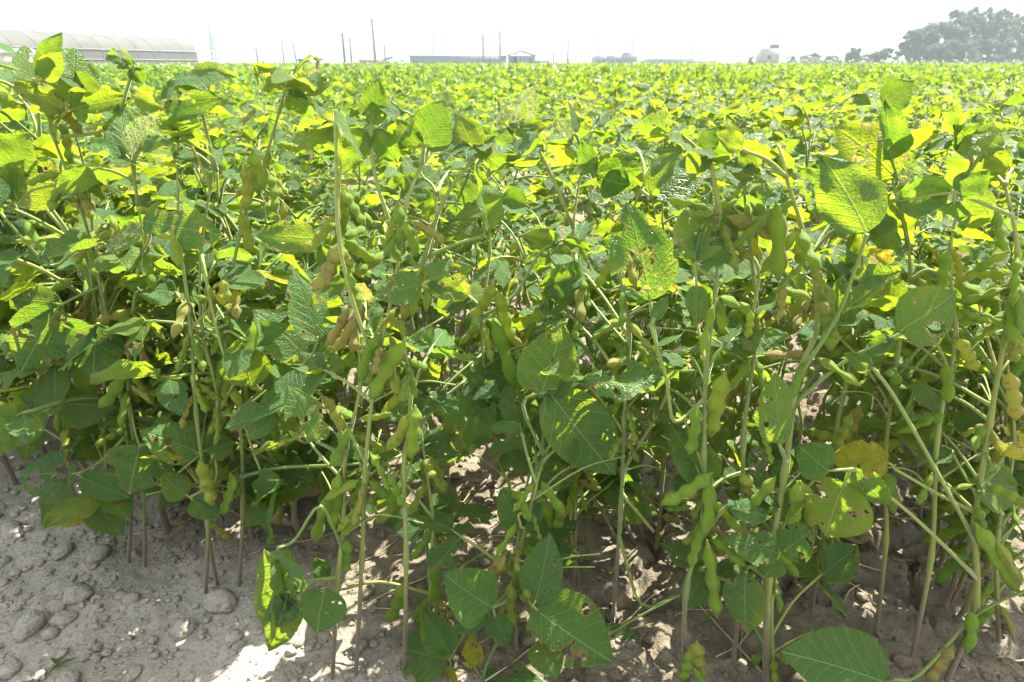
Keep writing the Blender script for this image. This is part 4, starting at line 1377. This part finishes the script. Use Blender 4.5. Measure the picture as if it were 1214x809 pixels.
pole(337, 48, 190, .13, M['conc'], 'faint grey pole left of the tiny hut')
pole(352, 49, 190, .14, M['conc'], 'faint grey pole nearest to the tiny hut', lean=-.5)
pole(573, 40, 170, .14, M['conc'], 'grey pole with a box standing before the warehouse middle', 2)
pole(593, 36, 170, .15, M['wood'], 'brown pole standing at the right end of the warehouse')
pole(656, 62, 230, .14, M['conc'], 'short pole between the workshop and the stepped block')
pole(673, 48, 220, .15, M['conc'], 'grey pole left of the stepped block', 2)
pole(558, 58, 230, .12, M['conc'], 'stub of a pole behind the warehouse roof')
mast(255, 29, 330, 'pale lattice mast just right of the greenhouse')
mast(515, 35, 380, 'pale lattice mast behind the left of the warehouse')
mast(709, 41, 400, 'pale lattice mast above the left of the stepped block')
mast(748, 41, 400, 'pale lattice mast above the right of the stepped block')
mast(819, 47, 420, 'pale lattice mast above the long low shed')

# ------------------------------------------------------------------ trees
def tree_leaf_mat(name, c1, c2):
    m = bpy.data.materials.new(name); t = NT(m)
    at = t.n('Attribute', attribute_name='lr').outputs['Fac']
    c = t.mix(at, c1, c2)
    tr = t.n('BsdfTranslucent'); t.put(tr.inputs[0], t.mix(0.5, c, (0.16, 0.2, 0.03)))
    t.done(t.mixs(0.3, t.bsdf(c, 0.6, Specular_IOR_Level=0.3), tr.outputs[0]))
    return m
M['tree'] = tree_leaf_mat('grove_leaves', (0.034, 0.074, 0.056), (0.070, 0.108, 0.076))
M['bambu'] = tree_leaf_mat('bamboo_leaves', (0.045, 0.086, 0.062), (0.100, 0.132, 0.092))
M['bark'] = plain('bark', (0.10, 0.08, 0.06))

def tree(label, px, d, top, wpx, kind, group, seed, base=None, dens=1.0):
    r_ = np.random.default_rng(seed)
    rr = random.Random(seed)
    h = hz(top, d); w = wpx / F * d * 0.95
    root = thing('tree', label, 'tree', (hx(px, d), d, 0), group)
    mb = MB()
    nlimb = 7 if kind != 'bambu' else 12
    tips = []
    tr_h = h * 0.35
    if kind != 'bambu':
        tube(mb, smooth_path([V((0, 0, -.2)), V((rr.gauss(0, .1), 0, tr_h * .5)), V((rr.gauss(0, .2), rr.gauss(0, .2), tr_h))], 6), [h * .035 * (1 - .06 * i) for i in range(7)], 6)
    for k in range(nlimb):
        a = rr.uniform(0, 6.28); rad_ = w * .5 * rr.uniform(.35, .95)
        t_ = V((math.cos(a) * rad_, math.sin(a) * rad_, h * rr.uniform(.45, .95)))
        s0 = V((0, 0, tr_h * rr.uniform(.6, 1))) if kind != 'bambu' else V((rr.gauss(0, w * .12), rr.gauss(0, w * .12), 0))
        tube(mb, smooth_path([s0, s0.lerp(t_, .5) + V((0, 0, h * .08)), t_], 6), [h * .012 * (1 - .1 * i) for i in range(7)], 5)
        tips.append(t_)
    link('trunk', mb.mesh('trunk', [M['bark']]), root)
    # crown: leaf clumps round many centres
    nc = int(34 * dens)
    cen = []
    for k in range(nc):
        a = rr.uniform(0, 6.28); q = math.sqrt(rr.random()); zz = rr.uniform(.06, .93)
        env = (1 - (max(0, zz - .35) / .66) ** 2.2) if kind != 'bambu' else (0.75 + .25 * math.sin(zz * 3)) * (1 - (max(0, zz - .55) / .5) ** 2)
        cen.append((math.cos(a) * q * w * .5 * env, math.sin(a) * q * w * .5 * env, h * zz, rr.uniform(.09, .17) * min(w, h) * 1.1))
    for t_ in tips: cen.append((t_.x, t_.y, t_.z, .12 * min(w, h)))
    if kind == 'bambu':   # feathery arching culms
        cen = cen[:nc // 2]
        for k in range(int(26 * dens)):
            a = rr.uniform(0, 6.28); out = w * .55 * math.sqrt(rr.random()); hh_ = h * rr.uniform(.5, 1.16)
            for q in range(7):
                u_ = .3 + .7 * q / 6
                rad_ = out * u_ ** 2
                cen.append((math.cos(a) * rad_, math.sin(a) * rad_, hh_ * (1 - (1 - u_) ** 1.6) * (1 - .12 * u_ ** 6), h * rr.uniform(.035, .065) * (1.25 - .6 * u_)))
    n = int((210 if kind != 'bambu' else 85) * dens)
    pts, lrs = [], []
    for (x, y, z, s_) in cen:
        p = r_.normal(0, 1, (n, 3)); p /= np.linalg.norm(p, axis=1, keepdims=True)
        p *= (r_.random(n) ** .45)[:, None] * s_ * np.array([1, 1, .8])
        pts.append(p + np.array([x, y, z])); lrs.append(np.clip(r_.normal(rr.uniform(.15, .85), .25, n), 0, 1))
    pts = np.concatenate(pts); lrs = np.concatenate(lrs)
    pts = pts[pts[:, 2] > .15]; lrs = lrs[:len(pts)]
    N_ = len(pts)
    sz = h * (.032 if kind != 'bambu' else .024) * r_.uniform(.6, 1.4, N_)
    u = r_.normal(0, 1, (N_, 3)); u /= np.linalg.norm(u, axis=1, keepdims=True)
    if kind == 'bambu': u[:, 2] -= .6; u /= np.linalg.norm(u, axis=1, keepdims=True)
    v = r_.normal(0, 1, (N_, 3)); v -= u * (u * v).sum(1, keepdims=True); v /= np.linalg.norm(v, axis=1, keepdims=True)
    asp = .35 if kind == 'bambu' else .6
    A_ = pts - u * sz[:, None]; C_ = pts + u * sz[:, None]
    B_ = pts + v * (sz * asp)[:, None]; D_ = pts - v * (sz * asp)[:, None]
    vv = np.stack([A_, B_, C_, D_], 1).reshape(-1, 3)
    ff = np.arange(N_ * 4).reshape(-1, 4)
    me = mesh_arrays('crown', vv, ff, [M['bambu' if kind == 'bambu' else 'tree']], None, lrs, False)
    link('crown', me, root)

gr = 'trees of the hazy grove on the right'
DG = 175.0
tree('slender tree at the left tip of the grove, leaning out over the field', 1076, DG - 3, 34, 26, 'mid', gr, 1)
tree('broad dark tree at the left side of the grove', 1108, DG, 27, 62, 'mid', gr, 2, dens=1.3)
tree('tall bamboo clump with feathery top in the left of the grove', 1134, DG + 2, 13, 40, 'bambu', gr, 3, dens=1.2)
tree('feathery bamboo clump at the middle of the grove', 1163, DG + 1, 15, 42, 'bambu', gr, 4, dens=1.2)
tree('pale bamboo clump right of the grove middle', 1186, DG + 4, 20, 40, 'bambu', gr, 5, dens=1.1)
tree('tall bamboo clump crossing the right frame edge', 1216, DG, 12, 60, 'bambu', gr, 6, dens=1.3)
tree('leafy round tree low at the left side of the grove, under the bamboo', 1122, DG - 9, 48, 60, 'mid', gr, 18, dens=1.2)
tree('low round tree at the foot of the grove bamboo', 1152, DG - 6, 45, 66, 'mid', gr, 7, dens=1.1)
tree('low round tree at the foot of the grove by the right edge', 1198, DG - 6, 43, 66, 'mid', gr, 8, dens=1.1)
tree('bamboo clump beyond the right edge of the grove', 1256, DG + 3, 16, 60, 'bambu', gr, 16)
g2 = 'far trees left of the grove'
DT = 170.0
tree('round far tree standing highest between the cottage and the grove', 1009, DT, 57, 22, 'mid', g2, 9, dens=1.2)
tree('broad far tree next to the grove', 1047, DT, 58, 34, 'mid', g2, 10, dens=1.3)
tree('low far tree filling the gap between the two round far trees', 1030, DT + 8, 64, 26, 'mid', g2, 11, dens=1.2)
tree('low far tree beside the tiny cottage', 985, DT + 5, 66, 22, 'mid', g2, 12, dens=1.2)
tree('small dark bush on the horizon right of the tower house', 937, 120, 66.5, 12, 'mid', None, 13, dens=.5)
tree('small olive bush on the horizon left of the tower house', 890, 110, 67, 8, 'mid', None, 14, dens=.4)
tree('small yellowish bush standing before the gap left of the stepped block', 674, 110, 70, 9, 'bambu', None, 15, dens=.4)
tree('spindly yellow green bush in front of the gabled workshop', 611, 110, 64, 5, 'bambu', None, 17, dens=.35)

# pale reed plumes along the far right field edge
mb = MB()
r = random.Random(9)
for k in range(90):
    px = r.uniform(925, 1240); d = r.uniform(60, 84)
    x = hx(px, d); hgt = r.uniform(0.5, 0.8)
    mb.box((x, d, hgt * .5), (0.03, 0.03, hgt))
    mb.box((x + r.gauss(0, .1), d, hgt + .08), (r.uniform(.1, .35), .12, r.uniform(.15, .4)), taper=.3)
tag(link('reeds', mb.mesh('reeds', [plain('reed_plume', (0.30, 0.31, 0.24))], False)), 'pale reed plumes along the far field edge before the grove', 'reeds', kind='stuff')

# ------------------------------------------------------------------ haze
mb = MB(); mb.box((0, 480, 12), (1500, 1000, 27))
hzm = bpy.data.materials.new('haze_air'); t = NT(hzm)
pv = t.n('VolumePrincipled')
pv.inputs['Color'].default_value = (0.45, 0.54, 0.64, 1)
pv.inputs['Density'].default_value = 0.0011
pv.inputs['Anisotropy'].default_value = 0.1
t.t.links.new(pv.outputs[0], t.out.inputs['Volume'])
hz_o = link('haze', mb.mesh('haze', [hzm], False))
hz_o.location = (0, 0, 0)
tag(hz_o, 'thin bright summer haze over the far field', 'haze', kind='stuff')

# ------------------------------------------------------------------ light
SUN_AZ, SUN_EL = rad(42), rad(52)     # azimuth to the right of the view direction
sd = bpy.data.lights.new('sun', 'SUN')
sd.energy = 5.0
sd.angle = rad(0.55)
sd.color = (1.0, 0.92, 0.76)
so = bpy.data.objects.new('sun', sd); COL.objects.link(so)
tos = V((math.sin(SUN_AZ) * math.cos(SUN_EL), math.cos(SUN_AZ) * math.cos(SUN_EL), math.sin(SUN_EL)))
so.rotation_euler = tos.to_track_quat('Z', 'Y').to_euler()
so.location = (3, 6, 8)
w = bpy.data.worlds.new('World'); S.world = w
w.use_nodes = True
nt = w.node_tree
bg = nt.nodes['Background']
sky = nt.nodes.new('ShaderNodeTexSky')
sky.sky_type = 'NISHITA'
sky.sun_disc = False
sky.sun_elevation = SUN_EL
sky.sun_rotation = SUN_AZ
sky.air_density = 1.0; sky.dust_density = 1.6; sky.ozone_density = 1.0
# clear sky floored and clamped: the glow round the sun and the blue behind the viewer even out,
# and the dome is brightened towards the unseen zenith as added fill light
def wmix(blend, a, b):
    m_ = nt.nodes.new('ShaderNodeMix'); m_.data_type = 'RGBA'; m_.blend_type = blend
    m_.inputs[0].default_value = 1.0
    for sock, v_ in ((m_.inputs[6], a), (m_.inputs[7], b)):
        if isinstance(v_, tuple): sock.default_value = v_
        else: nt.links.new(v_, sock)
    return m_.outputs[2]
even = wmix('DARKEN', wmix('LIGHTEN', sky.outputs[0], (0.93, 0.99, 1.09, 1)), (1.0, 1.01, 1.04, 1))
tcw = nt.nodes.new('ShaderNodeTexCoord')
sxyz = nt.nodes.new('ShaderNodeSeparateXYZ'); nt.links.new(tcw.outputs['Generated'], sxyz.inputs[0])
mr = nt.nodes.new('ShaderNodeMapRange')
nt.links.new(sxyz.outputs[2], mr.inputs[0])
mr.inputs[1].default_value = 0.04; mr.inputs[2].default_value = 0.75
mr.inputs[3].default_value = 1.0; mr.inputs[4].default_value = 3.9
gr_ = nt.nodes.new('ShaderNodeCombineXYZ')
for k_ in range(3): nt.links.new(mr.outputs[0], gr_.inputs[k_])
nt.links.new(wmix('MULTIPLY', even, gr_.outputs[0]), bg.inputs[0])
bg.inputs[1].default_value = 0.13

vs_ = S.view_settings
S.display_settings.display_device = 'sRGB'
vs_.view_transform = 'Standard'; vs_.look = 'None'
vs_.gamma = 1; vs_.use_curve_mapping = False
vs_.exposure = 2.35
c = S.cycles
c.max_bounces = 10; c.diffuse_bounces = 5; c.glossy_bounces = 3; c.transmission_bounces = 4
c.transparent_max_bounces = 12; c.volume_bounces = 1
c.use_denoising = True
c.sample_clamp_indirect = 8
